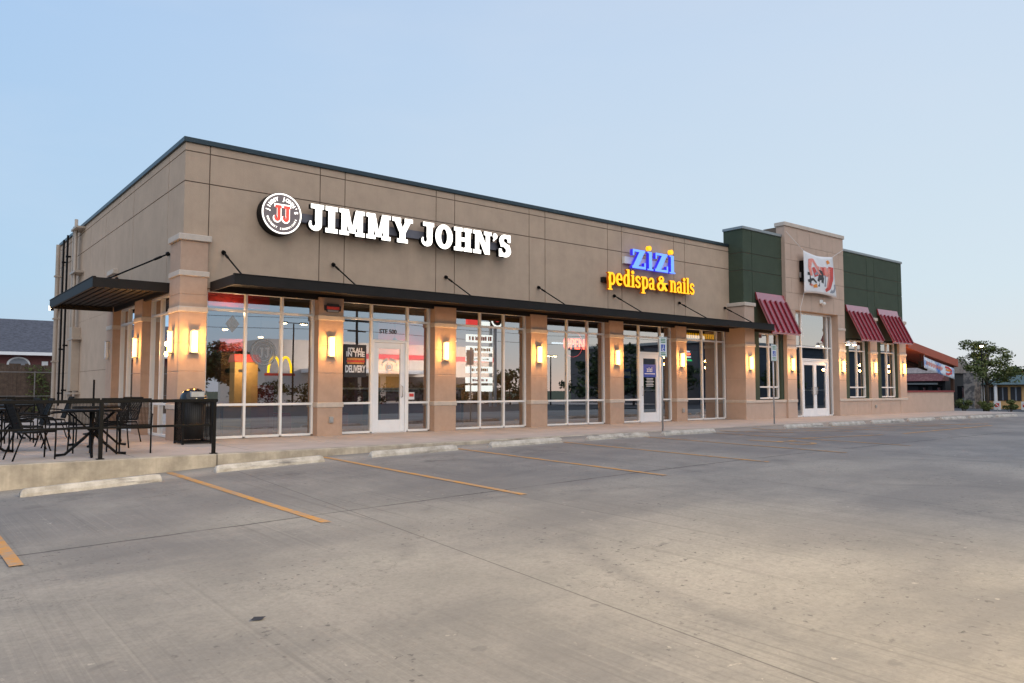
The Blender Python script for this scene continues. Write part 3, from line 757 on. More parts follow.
for lab, x in (('lit amber sconce on the front of the corner pier above the trash can', 4.80), ('lit amber sconce on the pier under the small red and blue plaque', 7.84),
               ('lit amber sconce on the pier just right of the white sandwich shop door', 11.0), ('lit amber sconce on the pier left of the window with the red neon OPEN', 14.16),
               ('lit amber sconce on the pier just left of the nail salon door', 17.34), ('lit amber sconce on the pier just right of the nail salon door', 20.46)):
    sconce(lab, (x, PY, 2.03))
for lab, x, y in (('lit amber sconce on the tan pier left of the first red awning window', 23.5, QY), ('lit amber sconce on the tower pier left of the white double doors', 26.1, TY),
                  ('lit amber sconce on the tower pier right of the white double doors', 29.82, TY), ('lit amber sconce on the pier between the two right hand red awning windows', 32.6, QY), ('lit amber sconce on the last pier beside the open patio shelter', 35.28, QY)):
    sconce(lab, (x, y, 1.98))
sconce('lit amber sconce on the side face of the corner pier', (4.5, 16.68, 2.03), -math.pi / 2)
sconce('lit amber sconce on the side wall pier between the two side windows', (4.5, 19.6, 2.03), -math.pi / 2)
sconce('unlit white sconce on the far side wall pier', (4.5, 22.65, 2.1), -math.pi / 2, False)

def outlet(label, x, y, z):
    t = thing('outlet_box', label, 'outlet', (x, y, z), 'outlet boxes low on the piers')
    MB().box(x - .05, x + .05, y - .05, y - .001, z - .07, z + .07).build('housing', greybox, t, bevel=.006)
    MB().box(x - .035, x + .035, y - .062, y - .051, z - .05, z + .03).build('flip_cover', steel, t, bevel=.004)
outlet('grey weatherproof outlet box low on the pier left of the sandwich shop door', 7.86, PY, .36)
outlet('grey weatherproof outlet box low on the pier right of the nail salon door', 20.5, PY, .36)
outlet('small dark outlet box on the low wall between the right hand awning windows', 32.6, QY, .33)

# ------------------------------------------------------------------ illuminated signs
def B_(a, b, c, d): return ('B', a, b, c, d)
S = {}   # heavy slab serif capitals, height 1
S['J'] = (.62, [B_(.26, .2, .54, 1), B_(.08, .83, .62, 1), ('E', .27, .23, .27, .23), ('-E', .19, .30, .09, .13), ('-B', 0, .36, .259, .60), B_(.08, .83, .62, 1)])
S['I'] = (.52, [B_(.12, 0, .40, 1), B_(0, 0, .52, .17), B_(0, .83, .52, 1)])
S['M'] = (1.12, [B_(.09, 0, .33, 1), B_(.79, 0, 1.03, 1), B_(0, 0, .42, .16), B_(.70, 0, 1.12, .16), B_(0, .84, .33, 1), B_(.79, .84, 1.12, 1), ('P', [(.13, 1), (.45, .10), (.62, .10), (.40, 1)]), ('P', [(.72, 1), (.50, .10), (.67, .10), (.99, 1)])])
S['Y'] = (1.0, [B_(.36, 0, .64, .48), B_(.24, 0, .76, .16), B_(0, .84, .42, 1), B_(.60, .84, 1.0, 1), ('P', [(.06, .95), (.38, .36), (.62, .36), (.34, .95)]), ('P', [(.68, .95), (.38, .40), (.62, .36), (.95, .95)])])
S['O'] = (.88, [('E', .44, .5, .44, .515), ('-E', .44, .5, .155, .33)])
S['H'] = (.95, [B_(.09, 0, .36, 1), B_(.59, 0, .86, 1), B_(0, 0, .45, .16), B_(.50, 0, .95, .16), B_(0, .84, .45, 1), B_(.50, .84, .95, 1), B_(.3, .42, .65, .59)])
S['N'] = (1.0, [B_(.10, 0, .32, 1), B_(.68, 0, .90, 1), B_(0, 0, .42, .16), B_(0, .84, .32, 1), B_(.58, .84, 1.0, 1), ('P', [(.12, 1), (.62, 0), (.90, 0), (.40, 1)])])
S["'"] = (.26, [('E', .13, .86, .13, .13), ('P', [(.05, .62), (.26, .86), (.14, .86), (.0, .66)])])
S['S'] = (.72, [('E', .37, .725, .33, .275), ('-E', .40, .72, .115, .115), ('-P', [(.38, .56), (.8, .56), (.8, .72), (.38, .75)]), B_(.52, .66, .68, 1.0), ('-B', .60, .58, .80, .655),
                ('L', (.16, .62), (.58, .40), .24), ('E', .36, .275, .35, .285), ('-E', .31, .29, .12, .115), ('-P', [(-.1, .28), (.33, .26), (.33, .44), (-.1, .46)]), B_(.02, .0, .18, .35), ('-B', -.1, .352, .10, .45), ('L', (.12, .66), (.62, .37), .2)])
def letters(word, x0, x1, z0, h, y, depth, font, mats, parent, xfit=True, res=64, sp=.07):
    w = sum(font[c][0] for c in word) + sp * (len(word) - 1); k = (x1 - x0) / w; x = x0
    for c in word:
        wd, els = font[c]
        lp = sdf_loops(els, -.12, wd + .12, -.46, 1.50, res); me = curve_mesh(lp, depth)
        put_flat(me, 'letter', FRONT(x, y, z0, k, h), mats, parent); x += (wd + sp) * k
t = thing('shop_sign', 'white lit slab serif JIMMY JOHN\'S letters mounted on the taupe wall', 'sign', (10, 16.25, 4.6))
r_ = MB(); r_.box(7.0, 12.85, 16.28, 16.39, 4.82, 5.02); r_.build('raceway', mat('raceway_paint', (.16, .16, .19), .5), t)
dark_side = blackm
letters("JIMMY", 7.16, 9.88, 4.625, .61, 16.16, .13, S, [letterwhite, dark_side], t)
letters("JOHN'S", 10.13, 13.0, 4.625, .61, 16.16, .13, S, [letterwhite, dark_side], t)

cxx, cz, rr = 6.54, 4.905, .465
t = thing('round_sign', 'round lit black and white disc sign with red JJ monogram', 'sign', (cxx, 16.2, cz - rr))
def disc(r, y0, y1, n=48, c=(cxx, cz)): return MB().prism([(c[0] + r * math.cos(2 * math.pi * k / n), c[1] + r * math.sin(2 * math.pi * k / n)) for k in range(n)], y0, y1)
disc(rr, 16.12, 16.38).build('cabinet', blackm, t); disc(rr * .985, 16.112, 16.119).build('face', discdark, t)
def ring(r0, r1, y0, y1, c, n=56):
    mb = MB(); vs = []; fs = []
    for k in range(n):
        a = 2 * math.pi * k / n
        for r, y in ((r0, y0), (r1, y0), (r1, y1), (r0, y1)): vs.append((c[0] + r * math.cos(a), y, c[1] + r * math.sin(a)))
    for k in range(n):
        a, b = 4 * k, 4 * ((k + 1) % n)
        for q in range(4): fs.append((a + q, a + (q + 1) % 4, b + (q + 1) % 4, b + q))
    mb.add(vs, fs); return mb
ring(rr * .905, rr * .965, 16.104, 16.111, (cxx, cz)).build('white_ring', letterwhite, t)
def arc_text(word, r, size, a0, a1, y, c, m, parent, flip=False, name='letter', bold=.004):
    n = len(word)
    for i, ch in enumerate(word):
        if ch == ' ': continue
        a = R(a0 + (a1 - a0) * i / (n - 1)); me = text_mesh(ch, size, .006, bold=bold)
        put_flat(me, name, FRONT(c[0] + r * math.cos(a), y, c[1] + r * math.sin(a), 1, 1, a + (math.pi / 2 if flip else -math.pi / 2)), [m], parent)
arc_text("JIMMY JOHN'S", rr * .70, rr * .235, 170, 10, 16.106, (cxx, cz), letterwhite, t, bold=.004)
arc_text("GOURMET SANDWICHES", rr * .73, rr * .125, 198, 342, 16.106, (cxx, cz), letterwhite, t, True, bold=.001)
for dx in (-.095, .10):
    lp = sdf_loops(S['J'][1], -.12, .74, -.12, 1.12, 64)
    for gr, m_, yy in ((.028, letterwhite, 16.107), (0, discred, 16.099)):
        me = curve_mesh(lp, .006)
        sx, sz = .27 + gr * 2.6, .36 + gr * 2
        put_flat(me, 'letter', FRONT(cxx + dx - .31 * sx + .0, yy, cz - .18 - gr, sx, sz), [m_], t)

# nail salon sign
Z = {}
Z['z'] = (.92, [B_(.06, .88, .86, 1), B_(.02, 0, .90, .13), ('P', [(.02, .02), (.36, .02), (.86, .98), (.54, .98)]), B_(.06, .68, .15, .95), B_(.80, .06, .90, .34)])
Z['i'] = (.46, [B_(.14, 0, .36, .98), B_(.02, 0, .46, .07), B_(.04, .91, .3, .98)])
t = thing('shop_sign', 'lit sign with blue zizi above yellow pedispa and nails letters', 'sign', (18.9, 16.25, 4.05))
rm = MB(); rm.box(17.72, 20.0, 16.28, 16.39, 5.0, 5.22); rm.build('raceway', whitepl, t); rm = MB(); rm.box(16.75, 20.9, 16.28, 16.39, 4.33, 4.48); rm.build('raceway', bronze, t)
letters("z", 17.87, 18.53, 4.85, .60, 16.17, .12, Z, [letterblue, letterblue_side], t); letters("i", 18.58, 18.88, 4.85, .60, 16.17, .12, Z, [letterblue, letterblue_side], t)
letters("z", 18.95, 19.62, 4.85, .60, 16.17, .12, Z, [letterblue, letterblue_side], t); letters("i", 19.66, 19.97, 4.85, .60, 16.17, .12, Z, [letterblue, letterblue_side], t)
for x in (18.745, 19.83): disc(.08, 16.13, 16.24, 16, (x, 5.565)).build('dot', letteryel, t)
P = {}   # condensed bold serif lower case, x-height 1 (descender -.42, ascender 1.4)
P['p'] = (.62, [B_(.08, -.40, .28, 1), B_(0, -.40, .37, -.30), B_(0, .90, .2, 1), ('E', .34, .5, .29, .52), ('-E', .34, .5, .105, .36), B_(.08, -.40, .26, 1)])
P['d'] = (.62, [('E', .29, .5, .29, .52), ('-E', .28, .5, .105, .36), B_(.35, 0, .55, 1.42), B_(.27, 1.32, .5, 1.42), B_(.4, 0, .64, .09)])
P['e'] = (.56, [('E', .28, .5, .28, .52), ('-E', .29, .54, .105, .32), ('-B', .30, .20, .7, .44), B_(.12, .45, .52, .57)])
P['i'] = (.32, [B_(.07, 0, .27, 1), B_(0, 0, .34, .10), B_(0, .90, .2, 1), ('E', .16, 1.22, .13, .16)])
P['l'] = (.32, [B_(.07, 0, .27, 1.42), B_(0, 0, .34, .10), B_(0, 1.32, .2, 1.42)])
P['s'] = (.48, [('E', .24, .74, .23, .27), ('-E', .26, .72, .09, .12), ('-B', .25, .5, .6, .72), ('E', .24, .27, .24, .28), ('-E', .22, .28, .10, .13), ('-B', -.1, .28, .22, .46), ('L', (.08, .66), (.40, .36), .19)])
P['a'] = (.56, [('E', .26, .72, .24, .29), ('-E', .23, .68, .09, .19), ('-B', -.1, .52, .24, .70), ('E', .22, .28, .22, .29), ('-E', .25, .29, .08, .17), B_(.31, .02, .50, .74), B_(.40, 0, .60, .09)])
P['n'] = (.66, [B_(.07, 0, .27, 1), B_(0, 0, .34, .10), B_(0, .90, .2, 1), ('E', .36, .66, .25, .36), ('-E', .33, .62, .08, .24), ('-B', .271, -.1, .41, .62), B_(.41, 0, .61, .68), B_(.36, 0, .68, .10), B_(.07, 0, .27, 1)])
P['&'] = (.86, [('E', .36, .98, .23, .27), ('-E', .36, .98, .08, .15), ('E', .32, .36, .32, .38), ('-E', .32, .36, .13, .22), ('L', (.30, .92), (.80, .04), .2), ('L', (.40, .18), (.72, .68), .13), B_(.58, .62, .86, .71)])
for wd, a, b in (("pedispa", 16.80, 18.96), ("&", 19.06, 19.58), ("nails", 19.70, 20.98)): letters(wd, a, b, 4.235, .385, 16.17, .09, P, [letteryel, letteryel_side], t, res=56, sp=.05)

# small plaque on the second pier
t = thing('wall_plaque', 'small oval red and dark blue plaque high on the pier left of the shop door', 'plaque', (7.865, PY, 2.82))
m = MB(); m.box(7.66, 8.07, PY - .02, PY - .001, 2.86, 2.98); m.prism([(7.72, 2.82), (8.0, 2.82), (8.03, 2.85), (8.03, 2.99), (8.0, 3.02), (7.72, 3.02), (7.70, 2.99), (7.70, 2.85)], PY - .028, PY - .021); m.build('plate', vinyl_bk, t)
MB().box(7.71, 8.02, PY - .034, PY - .029, 2.89, 2.955).build('red_band', vinyl_red, t); MB().box(7.73, 8.0, PY - .034, PY - .029, 2.83, 2.878).build('grey_band', vinyl_grey, t)

# restaurant banner: white cloth tied to the tower with red brush strokes and black letters
t = thing('cloth_banner', 'white cloth banner with red brush strokes tied over the tower doors', 'banner', (27.8, 15.42, 4.6))
def bpt(u, v):   # slightly crooked cloth
    x = 26.62 + 2.16 * u + .28 * u * (1 - v) + .05 * (1 - v); z = 4.70 + 1.60 * v + (-.02 * u) - .08 * math.sin(math.pi * u) * (v > .5) * (v - .5) * 2 + .06 * u * (v - .5) * 0 + .05 * math.sin(3 * u) * (1 - v)
    y = 15.42 - .05 * math.sin(math.pi * u) * math.sin(math.pi * v) - .03 * math.sin(5 * u + 2 * v)
    return x, y, z
m = MB(); n = 14
m.add([bpt(i / n, j / n) for i in range(n + 1) for j in range(n + 1)], [(i * (n + 1) + j, (i + 1) * (n + 1) + j, (i + 1) * (n + 1) + j + 1, i * (n + 1) + j + 1) for i in range(n) for j in range(n)])
co = m.build('cloth', vinyl_w, t, fix=False, smooth=True); sm = co.modifiers.new('thickness', 'SOLIDIFY'); sm.thickness = .006; sm.offset = 1
def stroke(pts, w0, w1, name, mt):
    k = MB(); N = 16; P_ = []
    for i in range(N + 1):
        s_ = i / N * (len(pts) - 1); a = min(int(s_), len(pts) - 2); f = s_ - a; P_.append((pts[a][0] * (1 - f) + pts[a + 1][0] * f, pts[a][1] * (1 - f) + pts[a + 1][1] * f))
    vs = []
    for i, (u, v) in enumerate(P_):
        du = P_[min(i + 1, N)][0] - P_[max(i - 1, 0)][0]; dv = P_[min(i + 1, N)][1] - P_[max(i - 1, 0)][1]; L = math.hypot(du, dv) or 1
        w = (w0 + (w1 - w0) * i / N) / 2
        for sg in (1, -1):
            q = bpt(u - dv / L * w * sg, v + du / L * w * sg); vs.append((q[0], q[1] - .015, q[2]))
    k.add(vs, [(2 * i, 2 * i + 1, 2 * i + 3, 2 * i + 2) for i in range(N)]); k.build(name, mt, t, fix=False)
for pts, a, b, mt in (([(.10, .28), (.24, .34), (.34, .26)], .05, .03, vinyl_bk), ([(.40, .30), (.46, .44), (.58, .42), (.54, .28)], .05, .06, vinyl_bk), ([(.74, .30), (.80, .18)], .05, .05, vinyl_grey), ([(.30, .46), (.42, .52)], .04, .05, vinyl_grey), ([(.20, .42), (.16, .62), (.20, .82)], .05, .09, vinyl_pk), ([(.17, .80), (.30, .84), (.45, .58)], .06, .07, vinyl_pk), ([(.27, .64), (.36, .42)], .07, .11, vinyl_red),
                      ([(.46, .70), (.44, .52), (.54, .50), (.55, .70)], .05, .05, vinyl_pk), ([(.62, .70), (.62, .48)], .09, .06, vinyl_red), ([(.70, .72), (.70, .50), (.80, .56), (.86, .70)], .07, .09, vinyl_pk),
                      ([(.90, .74), (.88, .45), (.78, .20), (.64, .10)], .12, .05, vinyl_red), ([(.84, .70), (.82, .45), (.72, .2)], .10, .05, vinyl_pk), ([(.24, .16), (.36, .19)], .05, .07, vinyl_or), ([(.14, .22), (.22, .18)], .04, .04, vinyl_pk), ([(.80, .90), (.84, .82)], .06, .08, vinyl_or)):
    stroke(pts, a * 1.35, b * 1.35, 'brush_stroke', mt)
for ch, u, v, s_, mt in (('T', .17, .33, .60, vinyl_bk), ('P', .48, .36, .86, vinyl_bk), ('I', .65, .34, .6, vinyl_grey), ('D', .90, .22, .62, vinyl_grey)):
    q = bpt(u, v); put_flat(text_mesh(ch, s_, .004, bold=.03), 'letter', FRONT(q[0], q[1] - .006, q[2], 1, 1, -.02), [mt], t)
m = MB(); m.tube([bpt(0, 1), (25.82, 15.6, 6.95)], .008, 5); m.tube([bpt(1, 1), (30.05, 15.6, 6.75)], .008, 5); m.tube([bpt(0, 0), (26.6, 15.55, 4.1), (26.5, 15.4, 3.0)], .008, 5); m.build('tie_rope', whitepl, t)
t = thing('sign_cabinet', 'small black sign cabinet behind the white cloth banner on the tower', 'sign', (27.5, 15.6, 5.2))
MB().box(26.75, 29.0, 15.50, 15.64, 5.15, 5.95).build('cabinet', blackm, t); MB().box(26.70, 26.745, 15.56, 15.62, 5.3, 5.5).build('bracket', steel, t)
t = thing('security_camera', 'small white security camera under the cloth banner', 'camera', (28.2, 15.5, 4.3))
MB().box(28.12, 28.36, 15.60, 15.645, 4.40, 4.56).build('mount', whitepl, t, bevel=.01); MB().lathe((28.24, 15.52, 4.33), [(.03, 0), (.075, .03), (.09, .09), (.07, .12)], 14).build('dome', whitepl, t, smooth=True)
t = thing('flood_light', 'twin headed lit floodlight under the second red awning', 'floodlight', (29.9, 15.35, 2.8))
MB().tube([(29.95, 15.66, 2.95), (29.95, 15.45, 2.95), (29.7, 15.35, 2.92)], .02).tube([(29.95, 15.45, 2.95), (30.2, 15.35, 2.92)], .02).build('arm', whitepl, t)
for x in (29.68, 30.2):
    h = MB().lathe((x, 15.33, 2.84), [(.05, .14), (.06, .12), (.075, .02), (.075, .0)], 14).build('lamp_head', whitepl, t)
    MB().lathe((x, 15.33, 2.825), [(.068, 0), (.068, .013)], 14).build('lens', lampwall, h)

# neon and printed matter in the windows
t = thing('neon_sign', 'red neon OPEN sign hanging in the nail salon window', 'neon sign', (16.0, 16.75, 2.2))
me = text_mesh('OPEN', .36, .02, bold=.003); put_flat(me, 'tube_letters', FRONT(15.92, 16.70, 2.40, .95, 1.25), [neonred], t)
ring(.385, .395, 16.74, 16.75, (0, 0)).build('oval_tube', neondim, t).location = Vector((15.92, 16.745, 2.02)) - Vector((16.0, 16.75, 2.2))
MB().tube([(15.6, 16.75, 2.6), (15.6, 16.75, 3.15)], .006, 5).build('hanging_wire', blackm, t)
t = thing('neon_sign', 'small oval red and green neon sign in the last nail salon window', 'neon sign', (21.5, 16.75, 2.1))
for (z, c_, w) in ((2.36, neonwhite, .30), (2.27, neonred, .34), (2.17, neonwhite, .40), (2.06, neongreen, .50)): MB().tube([(21.33 - w / 2, 16.76, z), (21.33 + w / 2, 16.76, z)], .03, 8).build('neon_tube', c_, t)
MB().box(21.0, 21.66, 16.79, 16.80, 1.98, 2.44).build('backing', vinyl_bk, t)
t = thing('window_poster', 'black poster with white delivery slogan and a sandwich in the shop window', 'poster', (8.6, 16.5, 1.5))
MB().box(8.29, 8.87, 16.525, 16.54, 1.34, 2.12).build('board', vinyl_bk, t)
for s_, z, sz, sx in (("IT'S ALL", 1.985, .125, .95), ('IN THE', 1.885, .155, 1.0), ('DELIVERY', 1.53, .17, .72)):
    put_flat(text_mesh(s_, sz, .002, bold=.006), 'slogan', FRONT(8.58, 16.52, z, sx, 1.35 if sz > .16 else 1.05), [vinyl_w], t)
m = MB(); m.box(8.36, 8.82, 16.515, 16.523, 1.745, 1.80); m.build('bread', gold, t, bevel=.02); MB().box(8.35, 8.83, 16.513, 16.523, 1.70, 1.742).build('filling', vinyl_red, t); MB().box(8.37, 8.81, 16.515, 16.523, 1.655, 1.698).build('bread', gold, t)
t = thing('window_decal', 'STE 500 suite number lettering on the glass above the shop door', 'lettering', (9.5, 16.5, 2.3)); put_flat(text_mesh('STE 500', .145, .002, bold=.004), 'letters', FRONT(9.48, 16.555, 2.47), [vinyl_bk], t)
t = thing('window_decal', 'white round emblem printed on the glass of the sandwich shop door', 'decal', (9.5, 16.5, 1.5))
ring(.085, .10, 16.546, 16.549, (9.52, 1.60)).build('emblem_ring', vinyl_w, t); ring(.02, .055, 16.546, 16.549, (9.52, 1.60)).build('emblem_ring', vinyl_w, t)
arc_text("JIMMY JOHN'S", .235, .07, 155, 25, 16.548, (9.52, 1.56), vinyl_w, t)
def ghost(name, c0, a):
    m_, n_, l_, p_ = _new(name); p_.inputs['Base Color'].default_value = (*c0, 1); p_.inputs['Alpha'].default_value = a; p_.inputs['Roughness'].default_value = .7; return m_
frost = ghost('frosted_vinyl', (.30, .36, .42), .26); frost2 = ghost('frosted_vinyl_pale', (.42, .48, .55), .45)
t = thing('window_decal', 'grey frosted round monogram decal on the first shop window', 'decal', (6.4, 16.5, 1.5))
disc(.30, 16.546, 16.549, 40, (6.36, 1.86)).build('disc', frost, t); ring(.255, .27, 16.543, 16.545, (6.36, 1.86)).build('ring', frost2, t); ring(.17, .18, 16.543, 16.545, (6.36, 1.86)).build('ring', frost2, t)
for dx in (-.075, .055): put_flat(curve_mesh(sdf_loops(S['J'][1], -.12, .74, -.12, 1.12, 40), .002), 'letter', FRONT(6.36 + dx - .03, 16.543, 1.75, .16, .22), [frost2], t)
t = thing('window_decal', 'grey frosted diamond decal high on the first shop window', 'decal', (5.6, 16.5, 2.2)); MB().prism([(5.52, 2.46), (5.67, 2.27), (5.82, 2.46), (5.67, 2.65)], 16.546, 16.549).build('diamond', frost, t)
t = thing('window_decal', 'blue sticker with white lettering on the nail salon door glass', 'decal', (19.1, 16.5, 1.3))
MB().box(18.84, 19.45, 16.547, 16.549, 1.45, 1.86).build('blue_field', vinyl_blue, t); put_flat(text_mesh('zizi', .22, .002, bold=.004), 'letters', FRONT(19.14, 16.545, 1.69), [vinyl_w], t)
m = MB(); m.box(18.9, 19.4, 16.544, 16.546, 1.545, 1.575)
for k in range(6): w = random.uniform(.14, .22); m.box(19.15 - w, 19.15 + w, 16.544, 16.546, 1.40 - .05 * k, 1.42 - .05 * k)
m.build('printed_lines', vinyl_w, t)
t = thing('window_decal', 'small white paper notice on the glass right of the sandwich shop door', 'notice', (10.2, 16.5, .9)); MB().box(10.07, 10.24, 16.546, 16.549, .80, .98).build('paper', vinyl_w, t); MB().box(10.09, 10.22, 16.543, 16.545, .87, .95).build('red_print', vinyl_red, t)
t = thing('hanging_sign', 'small blue and white sign hanging inside the glass left of the salon door', 'sign', (18.3, 16.8, 1.4)); MB().box(18.1, 18.55, 16.82, 16.84, 1.42, 1.72).build('panel', vinyl_blue, t); MB().box(18.16, 18.5, 16.81, 16.819, 1.5, 1.62).build('white_field', vinyl_w, t)

# shop fittings just visible inside
t = thing('service_counter', 'maroon service counter behind the sandwich shop door', 'counter', (10.5, 19, 0))
MB().box(9.2, 13.4, 19.0, 19.6, 0, 1.05).build('front', maroon, t); MB().box(9.1, 13.5, 18.95, 19.65, 1.052, 1.10).build('worktop', alum, t)
t = thing('chip_rack', 'black rack lettered CHIPS just inside the sandwich shop door', 'rack', (9.6, 17.6, 0))
MB().box(9.42, 9.72, 17.3, 17.7, 0, 1.0).build('frame', vinyl_bk, t); put_flat(text_mesh('CHIPS', .2, .004, bold=.004), 'letters', FRONT(9.53, 17.29, .55, 1, 1, math.pi / 2), [vinyl_w], t)
t = thing('menu_board', 'glowing amber menu board above the shop counter', 'menu', (9, 21.3, 1.7)); 
for k in range(2): MB().box(11.6 + k * .62, 12.15 + k * .62, 21.33, 21.38, 1.55, 1.95).build('panel', menum, t)
def dining(label, x, y):
    t = thing('dining_table', label, 'table', (x, y, 0)); MB().box(x - .35, x + .35, y - .35, y + .35, .72, .76).build('tabletop', maroon, t, bevel=.01); MB().tube([(x, y, .02), (x, y, .72)], .035).build('column', blackm, t); MB().lathe((x, y, 0), [(.25, 0), (.25, .02), (.05, .04)], 16).build('base', blackm, t)
t = thing('drink_station', 'ochre drink station with a red top panel inside the first window', 'cabinet', (6.3, 18.6, 0))
MB().box(6.05, 6.55, 18.4, 18.9, 0, 1.95).build('cabinet', intwall, t); MB().box(6.0, 6.6, 18.36, 18.95, 1.955, 2.25).build('top_panel', intred, t); MB().box(6.15, 6.45, 18.39, 18.398, 1.45, 1.55).build('vent', blackm, t)
boothm = mat('red_booth_vinyl', (.30, .02, .025), .45)
for lab, x, y in (('red booth bench behind the first window, nearest the glass', 6.75, 17.6), ('red booth bench deeper behind the first window', 7.4, 19.2), ('red booth bench beside the sandwich shop door', 8.55, 18.3)):
    t = thing('booth_bench', lab, 'bench', (x, y, 0), 'red booth benches inside the sandwich shop'); MB().box(x - .06, x + .06, y - .55, y + .55, 0, 1.15).build('backrest', boothm, t, bevel=.02); MB().box(x + .061, x + .5, y - .55, y + .55, .12, .46).build('seat', boothm, t, bevel=.02)
for k, (x, y, z) in enumerate(((24.0, 18.9, 2.55), (17.6, 19.0, 2.6))):
    t = thing('tube_light', ('cool tube light inside the last nail salon window', 'cool tube light inside the nail salon behind the pier')[k], 'lamp', (x, y, z)); MB().tube([(x - .5, y, z), (x + .5, y, z)], .03).build('tube', neonwhite, t); MB().box(x - .55, x + .55, y - .05, y + .05, z + .04, z + .10).build('housing', greybox, t)
dining('dark red dining table behind the first shop window, left one', 5.9, 17.8); dining('dark red dining table behind the first shop window, right one', 7.1, 17.9); dining('dark red dining table behind the pylon reflecting window', 12.6, 17.8)
for k, (x, y, z) in enumerate(((6.2, 18.6, 2.5), (7.6, 20.0, 2.45), (9.7, 20.4, 2.4), (11.8, 20.2, 2.45), (13.0, 18.8, 2.5))):
    t = thing('pendant_lamp', ('amber pendant lamp inside the first shop window', 'amber pendant lamp deep inside behind the plaque pier', 'amber pendant lamp seen through the sandwich shop door', 'amber pendant lamp over the counter', 'amber pendant lamp near the party wall')[k], 'lamp', (x, y, z))
    MB().lathe((x, y, z), [(.12, 0), (.10, .08), (.03, .16)], 14).build('shade', blackm, t); MB().lathe((x, y, z - .03), [(.06, 0), (.07, .025)], 12).build('bulb', intlight, t); MB().tube([(x, y, z + .16), (x, y, 3.2)], .008, 5).build('cord', blackm, t)
for nm, loc, e_, c_ in (('shop_light', (12.6, 20.2, 2.9), 60, (1, .68, .36)), ('shop_light', (18.9, 19.5, 2.9), 7, (.6, .8, 1)), ('shop_light', (29, 19.5, 3.6), 10, (1, .75, .5))):
    L = bpy.data.lights.new(nm, 'AREA'); L.energy = e_; L.color = c_; L.size = 1.2; o = bpy.data.objects.new(nm, L); COL.objects.link(o); o.location = loc
for loc in ((5.8, 16.95, 2.75), (12.9, 20.9, 2.2), (6.5, 18.0, 2.3), (9.4, 18.2, 2.4)):
    L = bpy.data.lights.new('shop_spot', 'POINT'); L.energy = 26; L.color = (1, .60, .30); L.shadow_soft_size = .06; o = bpy.data.objects.new('shop_spot', L); COL.objects.link(o); o.location = loc

# pipes and service runs on the far end of the side wall
def vpipe(name, y, x, z0, z1, r, mt, label=None):
    m = MB(); m.tube([(x, y, z0), (x, y, z1)], r, 10)
    for z in np.arange(z0 + .4, z1 - .2, 1.5): m.box(x - r * 1.4, XL, y - r * 1.3, y + r * 1.3, z, z + .05)
    o = m.build(name, mt, B)
    if label: o['label'] = label
vpipe('gas_pipe', 30.95, 4.43, .1, 6.15, .07, pvc, 'pale gas pipe at the rear corner'); vpipe('conduit', 30.1, 4.47, .5, 6.2, .032, blackm, 'black conduit on the side wall'); vpipe('conduit', 29.35, 4.47, .6, 6.25, .032, blackm, 'second black conduit on the side wall')
m = MB(); m.box(4.36, 4.46, 27.65, 27.76, .5, 6.25)
for z in (.9, 2.6, 4.7, 6.1): m.box(4.31, 4.569, 26.9, 27.79, z, z + .06)
m.build('downspout', pvc, B)
MB().tube([(4.40, 27.45, .5), (4.40, 27.45, 6.45)], .05).build('conduit', pvc, B, smooth=True)
MB().box(4.33, 4.569, 27.15, 27.5, 1.0, 3.0).build('meter_cabinet', pvc, B, bevel=.01)
t = thing('wall_lamp', 'lit wall pack lamp at the far end of the side wall', 'wall light', (4.4, 31.4, 3.9)); MB().box(4.3, 4.569, 31.2, 31.44, 3.85, 4.1).build('housing', bronze, t, bevel=.01); MB().box(4.28, 4.299, 31.22, 31.42, 3.87, 4.0).build('lens', lampwall, t)

# ------------------------------------------------------------------ patio: railing, bin, tables, chairs
t = thing('patio_railing', 'black two rail guard railing along the patio edge', 'railing', (-1, 12.95, 0))
m = MB(); m.box(-6.3, 4.22, 12.925, 12.975, .845, .895); m.build('top_rail', blackm, t, bevel=.004); MB().box(-6.3, 4.14, 12.933, 12.967, .455, .49).build('mid_rail', blackm, t, bevel=.004)
for x in (4.17, 2.5, .83, -.84, -2.5, -4.2, -5.9): m = MB(); m.box(x - .026, x + .026, 12.922, 12.978, .004, .844); m.box(x - .05, x + .05, 12.89, 13.01, .001, .012); m.build('post', blackm, t)
t = thing('trash_can', 'black mesh trash can with a domed lid beside the corner pier', 'trash can', (4.62, 15.6, 0))
x0, x1, y0, y1 = 4.36, 4.88, 15.33, 15.85
m = MB()
for x in (x0, x1):
    for y in (y0, y1): m.box(x - .018, x + .018, y - .018, y + .018, 0, .84)
for z in (.02, .80): 
    for y in (y0, y1): m.box(x0, x1, y - .014, y + .014, z, z + .035)
    for x in (x0, x1): m.box(x - .014, x + .014, y0, y1, z + .001, z + .034)
m.build('cage', blackm, t)
k = MB()
for i in range(1, 14):
    x = x0 + (x1 - x0) * i / 14
    for y in (y0, y1): k.box(x - .0022, x + .0022, y - .003, y + .003, .05, .80)
    y = y0 + (y1 - y0) * i / 14
    for xx in (x0, x1): k.box(xx - .004, xx + .004, y - .003, y + .003, .05, .80)
k.build('mesh_panel', blackm, t)
c = ((x0 + x1) / 2, (y0 + y1) / 2)
MB().lathe((c[0], c[1], .09), [(.19, 0), (.235, .72)], 24).build('liner', mat('black_rubber', (.01, .01, .011), .6), t, smooth=True)
ld = MB().lathe((c[0], c[1], .838), [(.255, 0), (.255, .03), (.24, .10), (.19, .18), (.10, .23), (.01, .245)], 24).build('dome_lid', mat('gloss_black_lid', (.012, .012, .014), .12), t, smooth=True)
m = MB(); m.box(c[0] - .13, c[0] + .13, c[1] - .262, c[1] - .18, .90, 1.01); m.build('swing_flap', steel, ld, bevel=.01)

